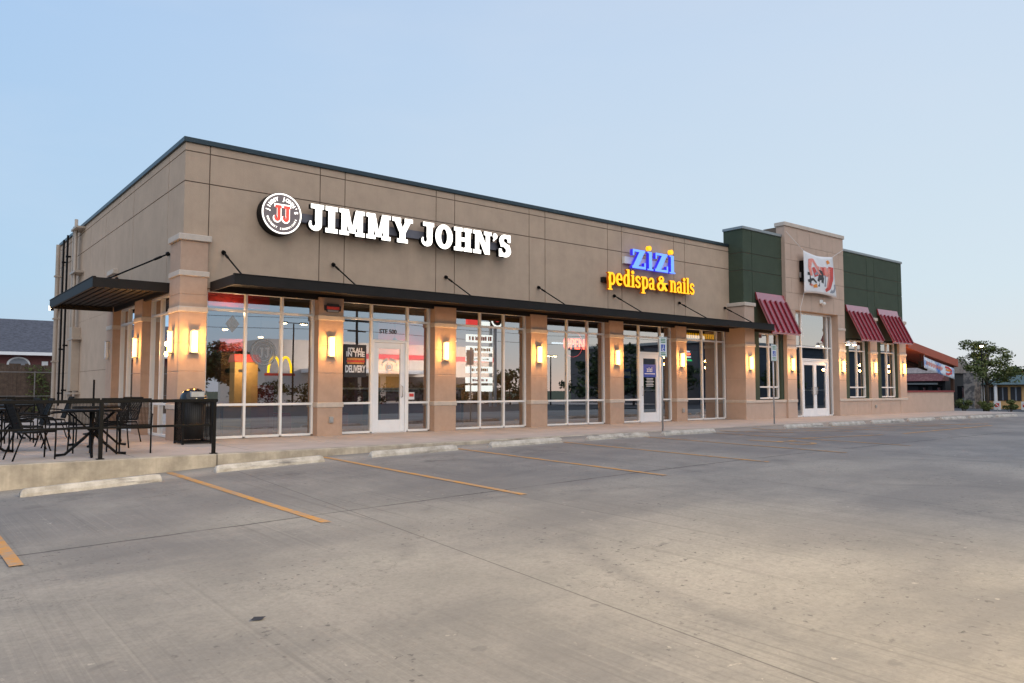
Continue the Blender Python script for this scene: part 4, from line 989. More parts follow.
def make_table():
    t = thing('patio_table', 'round black metal patio table nearest the railing corner', 'table', (0, 0, 0), 'black metal patio tables')
    MB().lathe((0, 0, .70), [(.41, 0), (.43, .012), (.43, .03), (.41, .036)], 28).build('tabletop', blackm, t)
    MB().tube([(0, 0, .18), (0, 0, .70)], .035, 10).build('column', blackm, t, smooth=True)
    for k in range(4):
        a = math.pi / 4 + k * math.pi / 2; cx_, cy_ = math.cos(a), math.sin(a)
        MB().tube([(cx_ * .03, cy_ * .03, .36), (cx_ * .12, cy_ * .12, .26), (cx_ * .36, cy_ * .36, .035), (cx_ * .50, cy_ * .50, .022)], .021, 8).build('leg', blackm, t, smooth=True)
        MB().tube([(cx_ * .03, cy_ * .03, .40), (cx_ * .32, cy_ * .32, .69)], .014, 8).build('strut', blackm, t, smooth=True)
    return t
def make_chair():                                     # seat faces +X
    t = thing('patio_chair', 'black mesh patio chair right of the nearest table, side on', 'chair', (0, 0, 0), 'black mesh patio chairs')
    def lattice(f, n1, n2, name):
        k = MB()
        for i in range(n1 + 1):
            k.bar(f(i / n1, 0), f(i / n1, 1), .009, .006)
        for j in range(n2 + 1): k.bar(f(0, j / n2), f(1, j / n2), .009, .006)
        k.bar(f(0, 0), f(1, 0), .024); k.bar(f(0, 1), f(1, 1), .024); k.bar(f(0, 0), f(0, 1), .024); k.bar(f(1, 0), f(1, 1), .024)
        k.build(name, blackm, t)
    lattice(lambda u, v: Vector((-.20 + .43 * u, -.235 + .47 * v, .41 + .02 * u - .02 * math.sin(math.pi * u))), 22, 22, 'seat')
    lattice(lambda u, v: Vector((-.21 - .14 * u, -.235 + .47 * v, .45 + .42 * u)), 20, 22, 'backrest')
    for s in (1, -1):
        MB().tube([(.22, .25 * s, .0), (.225, .25 * s, .30), (.22, .255 * s, .56), (.17, .26 * s, .625), (.05, .262 * s, .64), (-.15, .255 * s, .625), (-.255, .245 * s, .60)], .0125, 8).build('armrest', blackm, t, smooth=True)
        MB().tube([(-.33, .24 * s, 0), (-.20, .24 * s, .41), (.22, .25 * s, .42)], .0125, 8).build('leg', blackm, t, smooth=True)
    MB().bar((-.36, -.235, .885), (-.36, .235, .885), .03).build('top_rail', blackm, t)
    return t
T0 = make_table(); T0.location = (2.52, 13.75, 0); T0.rotation_euler = (0, 0, R(36))
dup(T0, (3.05, 16.1, 0), .3, 'round black patio table behind the nearest one, by the side window')
dup(T0, (1.15, 15.3, 0), .8, 'round black patio table at the left edge in front of the fence')
dup(T0, (2.0, 18.9, 0), .2, 'round black patio table furthest back along the side wall')
C0 = make_chair(); C0.location = (3.2, 13.95, 0); C0.rotation_euler = (0, 0, R(-105))
for x, y, r, lab in ((1.72, 13.62, 8, 'black mesh patio chair left of the nearest table, facing right'), (2.62, 14.6, -90, 'black mesh patio chair behind the nearest table, facing the lot'),
                     (3.55, 16.75, 215, 'black mesh patio chair by the side window behind the second table'), (2.45, 16.3, 5, 'black mesh patio chair left of the second table'), (3.1, 15.4, 95, 'black mesh patio chair in front of the second table'),
                     (.72, 14.5, 40, 'black mesh patio chair at the far left edge, angled to the table'), (1.85, 15.5, 180, 'black mesh patio chair right of the left edge table'), (1.25, 16.15, -80, 'black mesh patio chair behind the left edge table'), (.5, 15.6, 10, 'black mesh patio chair at the left edge behind the railing'),
                     (2.7, 18.9, 180, 'black mesh patio chair right of the furthest table'), (1.9, 19.6, -90, 'black mesh patio chair behind the furthest table'), (2.0, 18.1, 90, 'black mesh patio chair in front of the furthest table')):
    dup(C0, (x, y, 0), R(r), lab)
t = thing('standing_pole', 'thin dark pole standing among the patio chairs', 'pole', (3.7, 19.2, 0)); MB().tube([(3.72, 20.2, 0), (3.72, 20.2, 1.28)], .022).build('shaft', blackm, t); MB().lathe((3.72, 20.2, 0), [(.2, 0), (.2, .03), (.04, .06)], 16).build('base', blackm, t)

# ------------------------------------------------------------------ wheel stops and sign posts
def wheel_stop(x0, x1, label, y=12.0):
    m = MB(); zc = (lot_zc(x0, y + .08), lot_zc(x1, y + .08)); n = 10
    prof = [(0, 0), (.005, .045), (.045, .105), (.115, .105), (.155, .045), (.16, 0)]
    vs = []; xs_ = [0, .012, .04] + [i / n for i in range(1, n)] + [.96, .988, 1]
    for q in xs_:
        x = x0 + (x1 - x0) * q; z = zc[0] + (zc[1] - zc[0]) * q; k = .55 if q in (0, 1) else (.9 if q in (.012, .988) else 1)
        for (a, b) in prof: vs.append((x, y + .08 + (a - .08) * (.93 if k < 1 else 1) + random.uniform(-.002, .002), z - .012 + (b + .012) * k + random.uniform(-.003, .003) * (b > 0)))
    P6 = 6; fs = [(i * P6 + j, i * P6 + (j + 1) % P6, (i + 1) * P6 + (j + 1) % P6, (i + 1) * P6 + j) for i in range(len(xs_) - 1) for j in range(P6)]
    fs += [tuple(range(P6)), tuple((len(xs_) - 1) * P6 + j for j in range(P6))[::-1]]
    m.add(vs, fs); m.build('wheel_stop', stop_m, label=label, cat='wheel stop', group='concrete wheel stops along the front walk')
STOPS = [(1.36, 3.08, 'worn white wheel stop below the patio railing, nearest the camera'), (3.92, 5.70, 'worn white wheel stop in front of the first shop window'), (6.58, 8.42, 'worn white wheel stop in front of the pier with the plaque'),
         (9.22, 11.12, 'rust stained wheel stop in front of the sandwich shop door side window'), (11.9, 13.87, 'grey white wheel stop in front of the window mirroring the tall pylon'), (14.42, 16.42, 'white wheel stop just right of the first sign post'),
         (19.7, 21.7, 'white wheel stop just right of the second sign post'), (22.2, 24.25, 'white wheel stop in front of the restaurant double doors'), (24.8, 27.0, 'small white wheel stop in front of the second red awning'), (27.4, 29.45, 'small white wheel stop in front of the third red awning'),
         (30.05, 32.2, 'distant white wheel stop in front of the patio low wall'), (32.7, 34.9, 'distant white wheel stop in front of the left pair of bushes'), (35.5, 37.6, 'furthest white wheel stop at the right edge')]
for a, b, l_ in STOPS: wheel_stop(a, b, l_, 11.75 if a < 2 else 12.0)
def sign_post(x, y, zt, label):
    t = thing('parking_sign', label, 'sign post', (x, y, 0), 'accessible parking signs')
    MB().tube([(x, y, -.3), (x, y, zt - .05)], .023, 10).build('post', steel, t, smooth=True)
    MB().box(x - .15, x + .15, y - .042, y - .032, zt - .50, zt).build('plate', vinyl_w, t, bevel=.003)
    m = MB(); a, b = y - .0445, y - .0425
    for (p, q, r, s) in ((-.135, .135, zt - .018, zt - .010), (-.135, .135, zt - .49, zt - .482), (-.138, -.13, zt - .49, zt - .01), (.13, .138, zt - .49, zt - .01)): m.box(x + p, x + q, a, b, r, s)
    for z in (zt - .07, zt - .11, zt - .15, zt - .41, zt - .45): m.box(x - .09, x + .09, a, b, z, z + .022)
    m.build('green_print', vinyl_grn, t)
    sq = MB().box(x - .075, x + .075, a, b, zt - .36, zt - .19).build('blue_symbol_field', vinyl_blue, t)
    m = MB(); m.box(x - .012, x + .012, a - .003, a - .001, zt - .29, zt - .23); m.box(x - .012, x + .04, a - .003, a - .001, zt - .30, zt - .283); m.box(x - .01, x + .012, a - .003, a - .001, zt - .222, zt - .202); m.box(x - .045, x - .022, a - .003, a - .001, zt - .335, zt - .285); m.box(x - .03, x + .03, a - .003, a - .001, zt - .35, zt - .33)
    m.build('wheelchair_symbol', vinyl_w, sq)
sign_post(14.93, 12.5, 2.36, 'white and green accessible parking sign post in front of the nail salon door')
sign_post(20.96, 13.2, 2.42, 'white and green accessible parking sign post in front of the first red awning')

# ------------------------------------------------------------------ patio shelter at the right end
t = thing('patio_shelter', 'open patio shelter with sloping red brown roof beside the restaurant', 'shelter', (38.3, 18, 0))
m = MB(); m.hexa([(35.66, 15.6, 2.92), (41.05, 15.6, 2.16), (41.05, 23, 2.16), (35.66, 23, 2.92), (35.66, 15.6, 3.28), (41.05, 15.6, 2.54), (41.05, 23, 2.54), (35.66, 23, 3.28)])
rust = mat('rust_red_fascia', (.36, .085, .045), .55, .1, var=.12, vscale=2)
m.build('roof', rust, t, bevel=.01)
m = MB()
for y in (15.72, 19, 22.7): m.box(40.72, 40.86, y, y + .14, 1.0, 2.2)
for y in (17, 18.5, 20, 21.5): m.hexa([(35.7, y, 2.72), (40.9, y, 2.0), (40.9, y + .08, 2.0), (35.7, y + .08, 2.72), (35.7, y, 2.91), (40.9, y, 2.17), (40.9, y + .08, 2.17), (35.7, y + .08, 2.91)])
m.build('timber_frame', mat('dark_stained_timber', (.05, .028, .02), .8), t)
lw = MB().box(35.66, 40.9, 15.8, 16.0, -.2, .92).build('low_wall', towermat, t); MB().box(35.64, 40.95, 15.76, 16.04, .925, 1.0).build('wall_cap', mat('cap_red', (.22, .035, .035), .6), lw); 
MB().box(40.7, 40.9, 16.01, 23, -.2, .92).build('side_wall', towermat, t)
t = thing('cloth_banner', 'blue and white banner with red lettering hung under the patio shelter roof', 'banner', (39.2, 15.7, 1.6))
def b2(u, v): return (37.35 + 3.3 * u, 15.66 + .03 * math.sin(4 * u), 2.06 - .50 * u + (.52) * v + .0 * u)
m = MB(); m.add([b2(i / 12, j / 4) for i in range(13) for j in range(5)], [(i * 5 + j, (i + 1) * 5 + j, (i + 1) * 5 + j + 1, i * 5 + j + 1) for i in range(12) for j in range(4)])
c2 = m.build('cloth', banner_blue, t, fix=False, smooth=True); sm = c2.modifiers.new('thickness', 'SOLIDIFY'); sm.thickness = .006
def st2(pts, w, mt, name='print'):
    k = MB(); vs = []
    for i, (u, v) in enumerate(pts):
        du = pts[min(i + 1, len(pts) - 1)][0] - pts[max(i - 1, 0)][0]; dv = pts[min(i + 1, len(pts) - 1)][1] - pts[max(i - 1, 0)][1]; L = math.hypot(du * 5, dv) or 1
        for s in (1, -1): q = b2(u - dv / L * w * s / 5, v + du * 5 / L * w * s); vs.append((q[0], q[1] - .014, q[2]))
    k.add(vs, [(2 * i, 2 * i + 1, 2 * i + 3, 2 * i + 2) for i in range(len(pts) - 1)]); k.build(name, mt, t, fix=False)
for u in (.08, .16, .24, .32, .40, .48, .55): st2([(u, .35), (u + .02, .72), (u + .045, .45), (u + .06, .68)], .07, vinyl_pk)
st2([(.70, .82), (.80, .85), (.90, .70), (.90, .45), (.80, .25), (.72, .22)], .10, vinyl_red); st2([(.72, .6), (.86, .6)], .08, vinyl_or)
MB().tube([b2(0, 1), (37.7, 15.7, 2.9)], .01, 5).build('tie_rope', whitepl, t)
t = thing('bracket_lantern', 'small dark lantern hung at the patio shelter beam', 'lantern', (37.2, 15.75, 2.1)); MB().box(37.15, 37.29, 15.7, 15.84, 2.1, 2.36).build('lantern_body', bronze, t); MB().tube([(37.22, 15.77, 2.36), (37.22, 15.77, 2.72)], .01, 5).build('hanger', blackm, t)

# ------------------------------------------------------------------ vegetation
def leaves(mb, pts, size, n, mi=0, spread=1.0, rnd=random):
    for _ in range(n):
        c, r = rnd.choice(pts)
        while True:
            d = Vector((rnd.uniform(-1, 1), rnd.uniform(-1, 1), rnd.uniform(-1, 1)))
            if .05 < d.length < 1: break
        p = Vector(c) + Vector((d.x * r, d.y * r, d.z * r * .62)) * spread
        u = Vector((rnd.gauss(0, 1), rnd.gauss(0, 1), rnd.gauss(0, .6))).normalized(); v = u.cross(Vector((rnd.gauss(0, 1), rnd.gauss(0, 1), rnd.gauss(0, 1)))).normalized()
        s = size * rnd.uniform(.6, 1.3)
        mb.add([p - u * s, p + v * s * .45, p + u * s, p - v * s * .45], [(0, 1, 2, 3)], mi if rnd.random() < .7 else 1 - mi if mi < 2 else mi)
def tree(loc, h, cr_, label, n=5000, leaf=.09, trunk_h=.33, mats=(leafA, leafB), seed=1, flat=.75, group=None, name='shade_tree', nb=13):
    rnd = random.Random(seed); t = thing(name, label, 'tree', loc, group); x, y, z = loc
    tr = MB(); r0 = h * .022; top = z + h * .8
    tr.tube([(x, y, z - .1), (x + .02 * h, y, z + h * trunk_h), (x - .01 * h, y, z + h * .6), (x, y, top)], [r0 * 1.3, r0, r0 * .6, r0 * .2], 8)
    pts = []
    for k in range(nb):
        a = k * 2.4 + rnd.uniform(-.4, .4); f = rnd.uniform(.0, 1); hh = z + h * (trunk_h + (.70 - trunk_h) * f); L = cr_ * (1 - .55 * f) * rnd.uniform(.75, 1.15)
        e_ = (x + math.cos(a) * L, y + math.sin(a) * L, hh + h * rnd.uniform(.10, .26)); mid = (x + math.cos(a) * L * .5, y + math.sin(a) * L * .5, hh + h * .10)
        tr.tube([(x, y, hh), mid, e_], [r0 * .42, r0 * .28, r0 * .08], 6)
        pts.append((e_, cr_ * rnd.uniform(.26, .42))); pts.append((mid, cr_ * rnd.uniform(.22, .34)))
        for q in range(2): pts.append(((e_[0] + rnd.uniform(-.3, .3) * cr_, e_[1] + rnd.uniform(-.3, .3) * cr_, e_[2] + rnd.uniform(-.12, .2) * cr_), cr_ * rnd.uniform(.14, .26)))
    pts.append(((x, y, top + h * .1), cr_ * .35))
    tr.build('trunk', trunkm, t, smooth=True)
    lf = MB(); leaves(lf, pts, leaf, n, 0, 1.0, rnd); lf.build('crown', list(mats), t, fix=False)
    return t
tree((45.7, 16.0, -.18), 3.95, 1.45, 'young green street tree beyond the patio shelter', 5200, .075, .30, (leafA, leafC), seed=4)
def bush(loc, r, label, seed, mats=(leafA, leafC)):
    rnd = random.Random(seed); t = thing('shrub', label, 'shrub', loc, 'shrubs along the right hand verge'); x, y, z = loc
    st = MB(); pts = []
    for k in range(7):
        a = rnd.uniform(0, 6.28); q = (x + math.cos(a) * r * .55, y + math.sin(a) * r * .55, z + r * rnd.uniform(.7, 1.5)); st.tube([(x, y, z), q], [.02, .008], 5); pts.append((q, r * .48))
    st.build('stem', trunkm, t); lf = MB(); leaves(lf, pts, .055, 900, 0, 1, rnd); lf.build('foliage', list(mats), t, fix=False)
for k, (x, y) in enumerate(((42.9, 16.1), (44.1, 15.5), (45.3, 14.8), (46.4, 14.1))):
    bush((x, y, lot_z(x, y) - .05), .42, ('leafy shrub nearest the patio shelter wall', 'leafy shrub just left of the young tree trunk', 'leafy shrub between the two small verge signs', 'leafy shrub at the right edge of the picture')[k], 20 + k)
for k, (x, y) in enumerate(((44.6, 15.15), (46.05, 14.35))):
    z = lot_z(x, y) - .05; t = thing('verge_sign', ('small white no parking sign beside the young tree', 'small white no parking sign near the right edge')[k], 'sign', (x, y, z), 'small verge signs')
    MB().tube([(x, y, z), (x, y, z + .3)], .015, 6).build('stake', steel, t); pl = MB().box(x - .012, x, y - .17, y + .17, z + .22, z + .66).build('plate', vinyl_w, t)
    mm = MB(); mm.box(x - .016, x - .013, y - .10, y + .10, z + .36, z + .56); mm.build('red_symbol', vinyl_red, pl); MB().bar((x - .019, y - .09, z + .37), (x - .019, y + .09, z + .55), .004, .03).build('slash', vinyl_w, pl)
sheet('planting_bed', [41.2, 44, 47, 50], [13.2, 15, 17.5], lambda x, y: lot_z(x, y) + .02, grassm, 0)
m = MB(); m.box(38, 60, 12.85, 13.1, -.5, -.02); m.build('verge_kerb', curbm, kind='structure', bevel=.01)
t = thing('street_lamp', 'small lit lamp post glowing in front of the young tree', 'street lamp', (44.9, 15.9, -.2)); MB().tube([(44.9, 15.9, -.25), (44.9, 15.9, 3.36)], [.045, .03]).build('pole', bronze, t); MB().lathe((44.9, 15.9, 3.36), [(.05, 0), (.16, .02), (.17, .07), (.10, .10)], 14).build('lamp_head', bronze, t); MB().lathe((44.9, 15.9, 3.29), [(.03, 0), (.07, .03), (.08, .069)], 14).build('lens', lampwarm, t)

# ------------------------------------------------------------------ right background buildings (fronts face -X)
FX = 75.0; k_ = FX
def yz(px): # y on the plane X=FX for a picture column, measured from the photograph
    a = R(51.007) - math.atan((px - 512) / 768.3); return FX * math.tan(a)
def zz(px, py): return 1.05 + (389.5 - py) / 768.3 * FX / math.cos(R(51.007) - math.atan((px - 512) / 768.3)) * math.cos(math.atan((px - 512) / 768.3))
GZ = -.95
t = thing('stone_building', 'low stone building with speckled tile roof behind the patio shelter', 'building', (FX, yz(935), GZ))
ya, yb = yz(969) * 81 / FX, yz(880)
MB().box(FX + .6, FX + 6, ya, yb, GZ, zz(935, 372)).build('wall', intdark, t)
rf = MB().hexa([(FX + .3, ya - .3, zz(935, 373)), (FX + 6.5, ya - .3, zz(935, 373)), (FX + 6.5, yb, zz(935, 373)), (FX + .3, yb, zz(935, 373)), (FX + 2.5, ya - .3, zz(935, 358)), (FX + 4.5, ya - .3, zz(935, 358)), (FX + 4.5, yb, zz(935, 358)), (FX + 2.5, yb, zz(935, 358))]).build('roof', tilem, t)
MB().box(FX + 3, FX + 4, yz(973), yz(964), zz(935, 366), zz(968, 352.5)).build('chimney', stonem, rf)
MB().hexa([(FX - .9, ya - .3, zz(935, 381)), (FX + .7, ya - .3, zz(935, 381)), (FX + .7, yb, zz(935, 381)), (FX - .9, yb, zz(935, 381)), (FX, ya - .3, zz(935, 373.5)), (FX + .7, ya - .3, zz(935, 373.5)), (FX + .7, yb, zz(935, 373.5)), (FX, yb, zz(935, 373.5))]).build('tile_skirt', mansm, t)
MB().box(FX - .6, FX + 3, yz(977), yz(966.5), GZ, zz(970, 373)).build('stone_pillar', stonem, t)
for a, b in ((964, 955), (940, 930), (925, 916)):
    d = MB().box(FX + .5, FX + .59, yz(a), yz(b), GZ, zz(960, 386)).build('door', blackm, t); MB().box(FX + .45, FX + .49, yz(a) + .15, yz((a + b) / 2) - .05, GZ + .2, zz(960, 387.5)).build('glass_panel', glass, d)
MB().box(FX - .4, FX - .2, ya + .3, yb, zz(935, 384.5), zz(935, 382.8)).build('sign_board', greybox, t)
t = thing('yellow_building', 'yellow stucco building with teal roof and dark shuttered windows', 'building', (FX + 2, yz(1010), GZ))
FX2 = FX + 1.5
ye = mat('yellow_stucco', (.66, .40, .17), .85, var=.06); teal = mat('teal_roof', (.030, .075, .075), .5, .2)
MB().box(FX2, FX2 + 10, yz(1060), yz(978.5), GZ, zz(1000, 383.5)).build('wall', ye, t)
MB().hexa([(FX2 - .7, yz(1062), zz(1000, 384.5)), (FX2 + 11, yz(1062), zz(1000, 384.5)), (FX2 + 11, yz(974), zz(1000, 384.5)), (FX2 - .7, yz(974), zz(1000, 384.5)), (FX2 + 3, yz(1058), zz(1000, 374.5)), (FX2 + 8, yz(1058), zz(1000, 374.5)), (FX2 + 8, yz(985), zz(1000, 374.5)), (FX2 + 3, yz(985), zz(1000, 374.5))]).build('roof', teal, t)
for a, b in ((988, 980), (1001, 992), (1014.5, 1005)):
    w_ = MB().box(FX2 - .06, FX2 - .002, yz(a), yz(b), zz(1000, 400.5), zz(1000, 387.5)).build('window', vinyl_grey, t); m = MB(); q = yz(a) - yz(b)
    m.box(FX2 - .09, FX2 - .061, yz(a) - .05, yz(a) + .30, zz(1000, 400.8), zz(1000, 387)); m.box(FX2 - .09, FX2 - .061, yz(b) - .30, yz(b) + .05, zz(1000, 400.8), zz(1000, 387)); m.build('shutter', intdark, w_)
for a in (977.5, 990.5): MB().tube([(FX2 - .35, yz(a), GZ), (FX2 - .35, yz(a), zz(1000, 385))], .14, 12).build('column', whitepaint, t)
for k, (px, h, r) in enumerate(((1012, 5.2, 2.6), (1024, 5.0, 2.4), (1040, 5.4, 2.6))):
    x = FX + 26; s_ = x / FX; tree((x, yz(px) * s_, -1.2), h, r, ('low dark tree beyond the yellow roof, left one', 'low dark tree beyond the yellow roof at the picture edge', 'low dark tree outside the right edge')[k], 1200, .25, .2, (leafB, leafA), 40 + k) if px < 1030 else None

# ------------------------------------------------------------------ left background: brick house, board fence, pipe rail
t = thing('brick_house', 'red brick house with grey shingle roof behind the board fence', 'house', (4, 54, 0))
MB().box(-14, 16, 50, 62, -.3, 3.05).build('wall', brickred, t)
rf = MB().hexa([(-14.5, 49.4, 3.07), (16.5, 49.4, 3.07), (16.5, 62.6, 3.07), (-14.5, 62.6, 3.07), (-12, 55.5, 5.35), (12, 55.5, 5.35), (12, 56.5, 5.35), (-12, 56.5, 5.35)]).build('roof', shingle, t)
MB().box(-14.55, 16.55, 49.34, 49.39, 2.93, 3.10).build('fascia', whitepaint, rf)
w_ = MB().prism([(4.9, 2.2), (6.0, 2.2), (6.0, 2.45)] + [(5.45 + .55 * math.cos(R(a)), 2.45 + .40 * math.sin(R(a))) for a in range(15, 180, 15)] + [(4.9, 2.45)], 49.93, 49.99).build('arched_window', whitepaint, t); MB().prism([(5.0, 2.25), (5.9, 2.25), (5.9, 2.45)] + [(5.45 + .45 * math.cos(R(a)), 2.45 + .31 * math.sin(R(a))) for a in range(15, 180, 15)] + [(5.0, 2.45)], 49.90, 49.925).build('pane', vinyl_grey, w_)
MB().box(6.55, 6.85, 49.93, 49.99, 2.2, 2.62).build('vent_panel', whitepaint, t)
t = thing('board_fence', 'weathered dark brown board fence in front of the brick house', 'fence', (3, 38, 0))
m = MB(); x = -12.0; rr_ = random.Random(3)
while x < 14: m.box(x, x + .135, 38 + rr_.uniform(-.012, .012), 38.03, -.2, 2.12 + rr_.uniform(-.05, .03)); x += .14
m.build('boards', woodf, t)
for x in np.arange(-12, 14, 2.4): MB().box(x, x + .1, 38.04, 38.14, -.2, 2.05).build('post', woodf, t)
m = MB(); m.box(-12, 14, 38.031, 38.08, .4, .49); m.box(-12, 14, 38.031, 38.08, 1.65, 1.74); m.build('rail', woodf, t)
lf = MB(); leaves(lf, [((5.0 + rr_.uniform(-.45, .35), 37.85, rr_.uniform(.3, 1.9)), .35) for _ in range(14)], .07, 550, 0, 1, rr_); lf.build('fence_vine', [leafC, leafA], None, fix=False, label='green climbing vine on the board fence by the building corner', cat='vine')
steeld = mat('dull_steel', (.20, .19, .18), .6, .3)
t = thing('pipe_fence', 'thin galvanised chain link fence in front of the board fence', 'fence', (0, 34, 0))
m = MB(); m.tube([(-10, 34, 1.70), (9, 34, 1.70)], .016, 8); m.build('top_rail', steeld, t); MB().tube([(-10, 34, .80), (9, 34, .80)], .013, 8).build('mid_rail', steeld, t)
for x in np.arange(-9.5, 9, 2.75): MB().tube([(x, 34, -.1), (x, 34, 1.73)], .02, 8).build('post', steeld, t)
m = MB()
for k in range(-20, 90):
    x = -10 + k * .2
    for s in (1, -1):
        a, b = (x, 0), (x + s * .9, .9)
        if min(a[0], b[0]) > 1.6 and max(a[0], b[0]) < 9: m.bar((a[0], 34, .80), (b[0], 34, 1.70), .0022)
m.build('wire_mesh', intdark, t)

# ------------------------------------------------------------------ across the street (seen mirrored in the shop glass)
PLX, PLY = 39.4, -20.0
t = thing('pylon_sign', 'tall lit multi tenant pylon sign across the lot, mirrored in the third window', 'sign', (PLX, PLY, -.6))
for x in (40.6, 41.1): MB().box(x - .1, x + .1, PLY - .1, PLY + .1, -.8, 7.4).build('post', greybox, t)
rp = random.Random(5)
pan = [emis('panel_lit_white', (1, .97, .85), 1.9), emis('panel_lit_amber', (1, .62, .06), 1.0), emis('panel_lit_red', (1, .06, .05), 1.3)]
for k, (z0, z1, mi, tm) in enumerate(((5.1, 5.75, 0, vinyl_red), (4.2, 4.75, 0, vinyl_or), (3.45, 3.85, 0, vinyl_bk), (2.45, 3.0, 0, vinyl_or), (1.6, 2.1, 0, vinyl_red), (.9, 1.4, 0, None))):
    p_ = MB().box(37.9, 40.6, PLY + .02, PLY + .3, z0, z1).build('sign_panel', pan[mi], t)
    if tm:
        m = MB()
        q = 38.05 + .1 * k
        while q < 40.3 - .08 * k: w_ = rp.uniform(.06, .20); m.box(q, q + w_, PLY + .301, PLY + .31, z0 + .15, z1 - rp.uniform(.13, .2)); q += w_ + rp.choice((.04, .05, .16))
        m.build('lettering', tm, p_)
MB().box(37.9, 39.1, PLY, PLY + .3, 6.45, 7.05).build('sign_panel', pan[2], t); MB().box(39.15, 40.3, PLY, PLY + .3, 6.4, 6.9).build('sign_panel', pan[0], t)
disc(.72, PLY, PLY + .3, 32, (41.1, 7.15)).build('round_panel', blackm, t); ring(.52, .68, PLY + .301, PLY + .33, (41.1, 7.15)).build('lit_ring', pan[0], t); disc(.22, PLY + .301, PLY + .33, 20, (41.1, 7.15)).build('lit_core', pan[2], t)
t = thing('arches_sign', 'yellow double arch sign across the street, mirrored in the first window', 'sign', (25.7, -30, 1.5))
yel = emis('arch_yellow', (1.0, .60, .01), 2.4)
for c_ in (25.2, 26.2): MB().tube([(c_ + .52 * math.cos(R(a)), -30, 2.45 + 1.35 * math.sin(R(a))) for a in range(0, 181, 12)], .11, 8).build('arch', yel, t, smooth=True)
MB().box(24.4, 27.0, -30.15, -29.85, 2.22, 2.42).build('base_bar', vinyl_red, t); MB().box(25.6, 25.8, -30.1, -29.9, -1, 2.2).build('post', greybox, t)
t = thing('store_building', 'white store with red band across the street, mirrored in the shop glass', 'building', (50, -50, -.8))
wht = mat('white_store_wall', (.62, .56, .50), .8, var=.05)
MB().box(31, 62, -62, -47, -1.2, 6.5).build('wall', wht, t); MB().box(36, 62, -46.98, -46.9, 4.6, 5.2).build('red_band', mat('band_red', (.40, .06, .07), .6), t); MB().box(35, 50, -46.9, -44.5, 2.9, 3.3).build('awning', whitepaint, t)
for x in np.arange(36, 60, 3.2): MB().box(x, x + 2.4, -46.98, -46.9, -.3, 2.6).build('window', intdark, t)
t = thing('kiosk_building', 'ochre building with red roof band across the street, mirrored in the first window', 'building', (21, -30, -.8))
och = mat('ochre_wall', (.55, .30, .09), .8); MB().box(21.9, 23.8, -31.2, -30, -1.0, 3.3).build('wall', och, t); MB().hexa([(21.8, -31.4, 3.32), (24.0, -31.4, 3.32), (24.0, -29.8, 3.32), (21.8, -29.8, 3.32), (21.9, -31.2, 3.95), (23.9, -31.2, 3.95), (23.9, -30.1, 3.95), (21.9, -30.1, 3.95)]).build('roof', vinyl_red, t); MB().box(22.2, 22.8, -29.99, -29.95, 2.5, 2.72).build('vent', intdark, t)
def lot_lamp(label, x, y, h, arm=.9, en=0):
    z = lot_z(min(max(x, -14), 120), y) - .1; t = thing('lot_lamp', label, 'lamp post', (x, y, z), 'parking lot lamp posts')
    MB().tube([(x, y, z), (x, y, h)], [.09, .06]).build('pole', bronze, t)
    for s in (1, -1):
        hd = MB().box(x + s * arm - .3, x + s * arm + .3, y - .18, y + .18, h, h + .14).build('lamp_head', bronze, t); MB().box(x + s * arm - .25, x + s * arm + .25, y - .15, y + .15, h - .03, h - .001).build('lens', lampwarm, hd)
    MB().box(x - arm + .3, x + arm - .3, y - .04, y + .04, h + .03, h + .09).build('arm', bronze, t)
lot_lamp('twin head lot lamp mirrored in the first shop window', 26.3, -30.3 + 1.6, 6.6); lot_lamp('twin head lot lamp mirrored in the window with the neon sign', 56.6, -30, 4.7, .5)
lot_lamp('twin head lot lamp standing behind the photographer', 7.5, -7.5, 7.6)
for x, y, e_, ax, ay in ((8.4, -7.5, 5600, 7.8, 3.4), (6.6, -7.5, 16500, 1.5, 3.0)):
    L = bpy.data.lights.new('lot_lamp_light', 'SPOT'); L.energy = e_; L.color = (1, .76, .42); L.spot_size = R(64); L.spot_blend = 1; L.shadow_soft_size = .25
    o = bpy.data.objects.new('lot_lamp_light', L); COL.objects.link(o); o.location = (x, y, 7.5); o.rotation_euler = Vector((x - ax, y - ay, 7.8)).to_track_quat('Z', 'Y').to_euler()
t = thing('utility_pole', 'wooden utility pole with crossarms across the street, mirrored beside the poster', 'utility pole', (32.9, -30, -1)); MB().tube([(32.9, -30, -1.2), (32.9, -30, 8.2)], [.16, .11]).build('pole', trunkm, t); m = MB(); m.box(31.6, 34.2, -30.08, -29.95, 7.2, 7.35); m.build('crossarm', trunkm, t); MB().box(32.0, 33.8, -30.08, -29.95, 6.3, 6.42).build('crossarm', trunkm, t)
for k, z in enumerate((7.45, 6.5)): MB().tube([(-40 + q * 12, -30, z - .5 * math.sin(math.pi * ((-40 + q * 12 + 127) % 40) / 40)) for q in range(15)], .02, 5).build('overhead_cable', blackm, None, label=('upper overhead cable strung along the street', 'lower overhead cable strung along the street')[k], cat='cable')
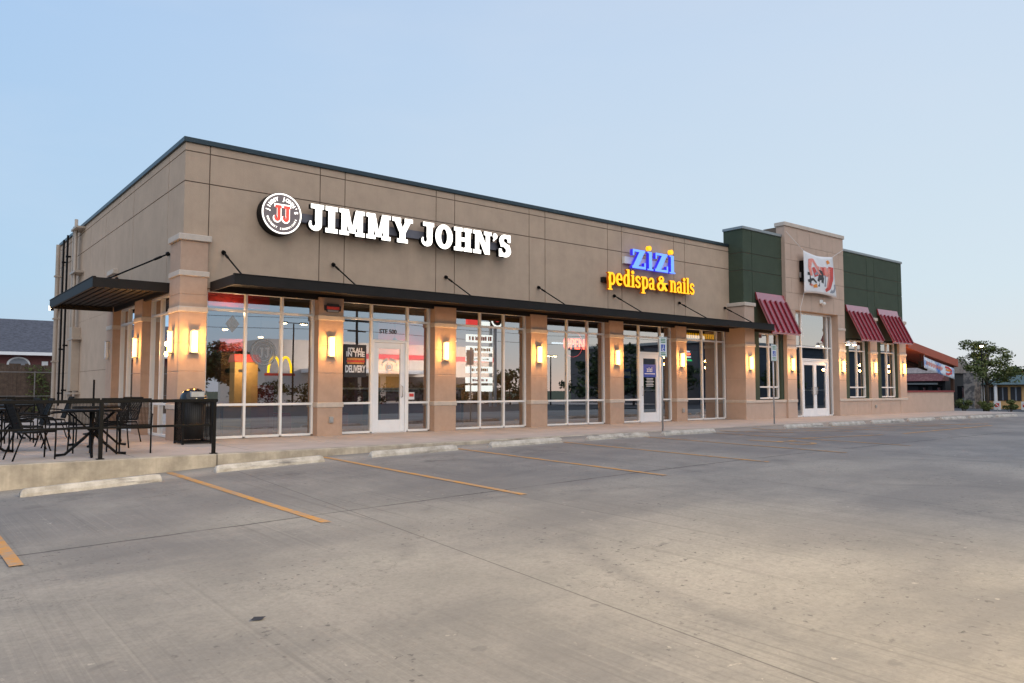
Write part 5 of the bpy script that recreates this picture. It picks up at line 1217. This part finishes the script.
for k, (x, y, h, r, n) in enumerate(((21.5, -37, 6.6, 2.6, 3000), (25.2, -40, 7.0, 2.2, 2500), (59, -25, 6.6, 3.0, 2600), (63.5, -26, 7.2, 3.2, 2600), (54, -34, 4.5, 2.2, 1200), (70, -30, 6.0, 3.0, 1500), (47.5, -60, 5.0, 3, 900), (84, -34, 6.5, 3.2, 1500), (100, -30, 6.0, 3.2, 1500))):
    tree((x, y, -1.2), h, r, ('dark street tree mirrored at the left of the first window', 'dark street tree behind the ochre building', 'dark bushy tree mirrored below the neon sign', 'tall dark tree mirrored right of the neon sign', 'small tree mirrored beside the pylon', 'wide tree mirrored in the salon door', 'tree behind the white store', 'tree mirrored in the last salon window', 'far tree down the street')[k], n, .24, .18, (leafB, leafA), 60 + k, name='street_tree')

t = thing('warehouse_building', 'long dark low building down the street, mirrored in the far windows', 'building', (150, -40, -1)); MB().box(88, 330, -60, -34, -2, 7.6).build('wall', mat('dark_cladding', (.10, .10, .11), .8), t); MB().box(87.5, 330.5, -60.5, -33.5, 7.61, 8.0).build('parapet', capg, t)

t = thing('dry_leaf', 'small dark dry leaf lying alone on the open concrete', 'leaf', (1.79, 4.65, -.3))
lx, ly = 1.79, 4.65; lz = lot_zc(lx, ly)
m = MB(); m.add([(lx - .05, ly, lz + .008), (lx - .02, ly + .025, lz + .018), (lx + .05, ly + .01, lz + .012), (lx + .01, ly - .022, lz + .006)], [(0, 1, 2, 3)]); m.build('leaf_blade', vinyl_bk, t, fix=False)

for x in (38, 43, 48, 54, 59):  # area lamps without fixtures, added to brighten the store front
    L = bpy.data.lights.new('store_fill_light', 'AREA'); L.energy = 900; L.color = (1, .80, .66); L.size = 1.0; o = bpy.data.objects.new('store_fill_light', L); COL.objects.link(o); o.location = (x, -43.5, 4.2); o.rotation_euler = (R(-90), 0, 0)
L = bpy.data.lights.new('kiosk_fill_light', 'AREA'); L.energy = 260; L.color = (1, .72, .38); L.size = .6; o = bpy.data.objects.new('kiosk_fill_light', L); COL.objects.link(o); o.location = (22.2, -28.2, 3.6); o.rotation_euler = (R(-80), 0, 0)  # lamp without a fixture, added to brighten the ochre wall

t = thing('reflection_strip', 'yellow glowing strip standing in for reflected lettering, high in the last nail salon window', 'sign', (21.8, 16.72, 2.85))  # glowing blocks added in place of a yellow reflection in the glass
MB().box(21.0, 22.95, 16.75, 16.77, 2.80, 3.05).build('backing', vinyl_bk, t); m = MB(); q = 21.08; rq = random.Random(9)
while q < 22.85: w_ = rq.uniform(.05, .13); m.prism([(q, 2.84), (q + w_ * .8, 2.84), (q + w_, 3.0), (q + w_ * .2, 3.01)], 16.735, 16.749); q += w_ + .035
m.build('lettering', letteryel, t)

for k, (x, y, w_) in enumerate(((27, -34.5, 7), (36, -36, 8), (45, -35.5, 8), (54, -38, 7))):
    rh = random.Random(80 + k); t = thing('hedge', ('dark hedge mirrored under the arches sign', 'dark hedge mirrored behind the poster', 'dark hedge mirrored beside the shop door', 'dark hedge mirrored below the pylon')[k], 'hedge', (x, y, -.9))
    lf = MB(); leaves(lf, [((x + rh.uniform(-w_ / 2, w_ / 2), y + rh.uniform(-.4, .4), rh.uniform(-.6, 1.5)), .7) for _ in range(40)], .17, 1700, 0, 1, rh); lf.build('foliage', [leafB, leafC], t, fix=False)
    st = MB()
    for q in range(6): xx = x + (q - 2.5) * w_ / 6; st.tube([(xx, y, -1.2), (xx + .1, y, .9)], [.05, .02], 5)
    st.build('stems', trunkm, t)
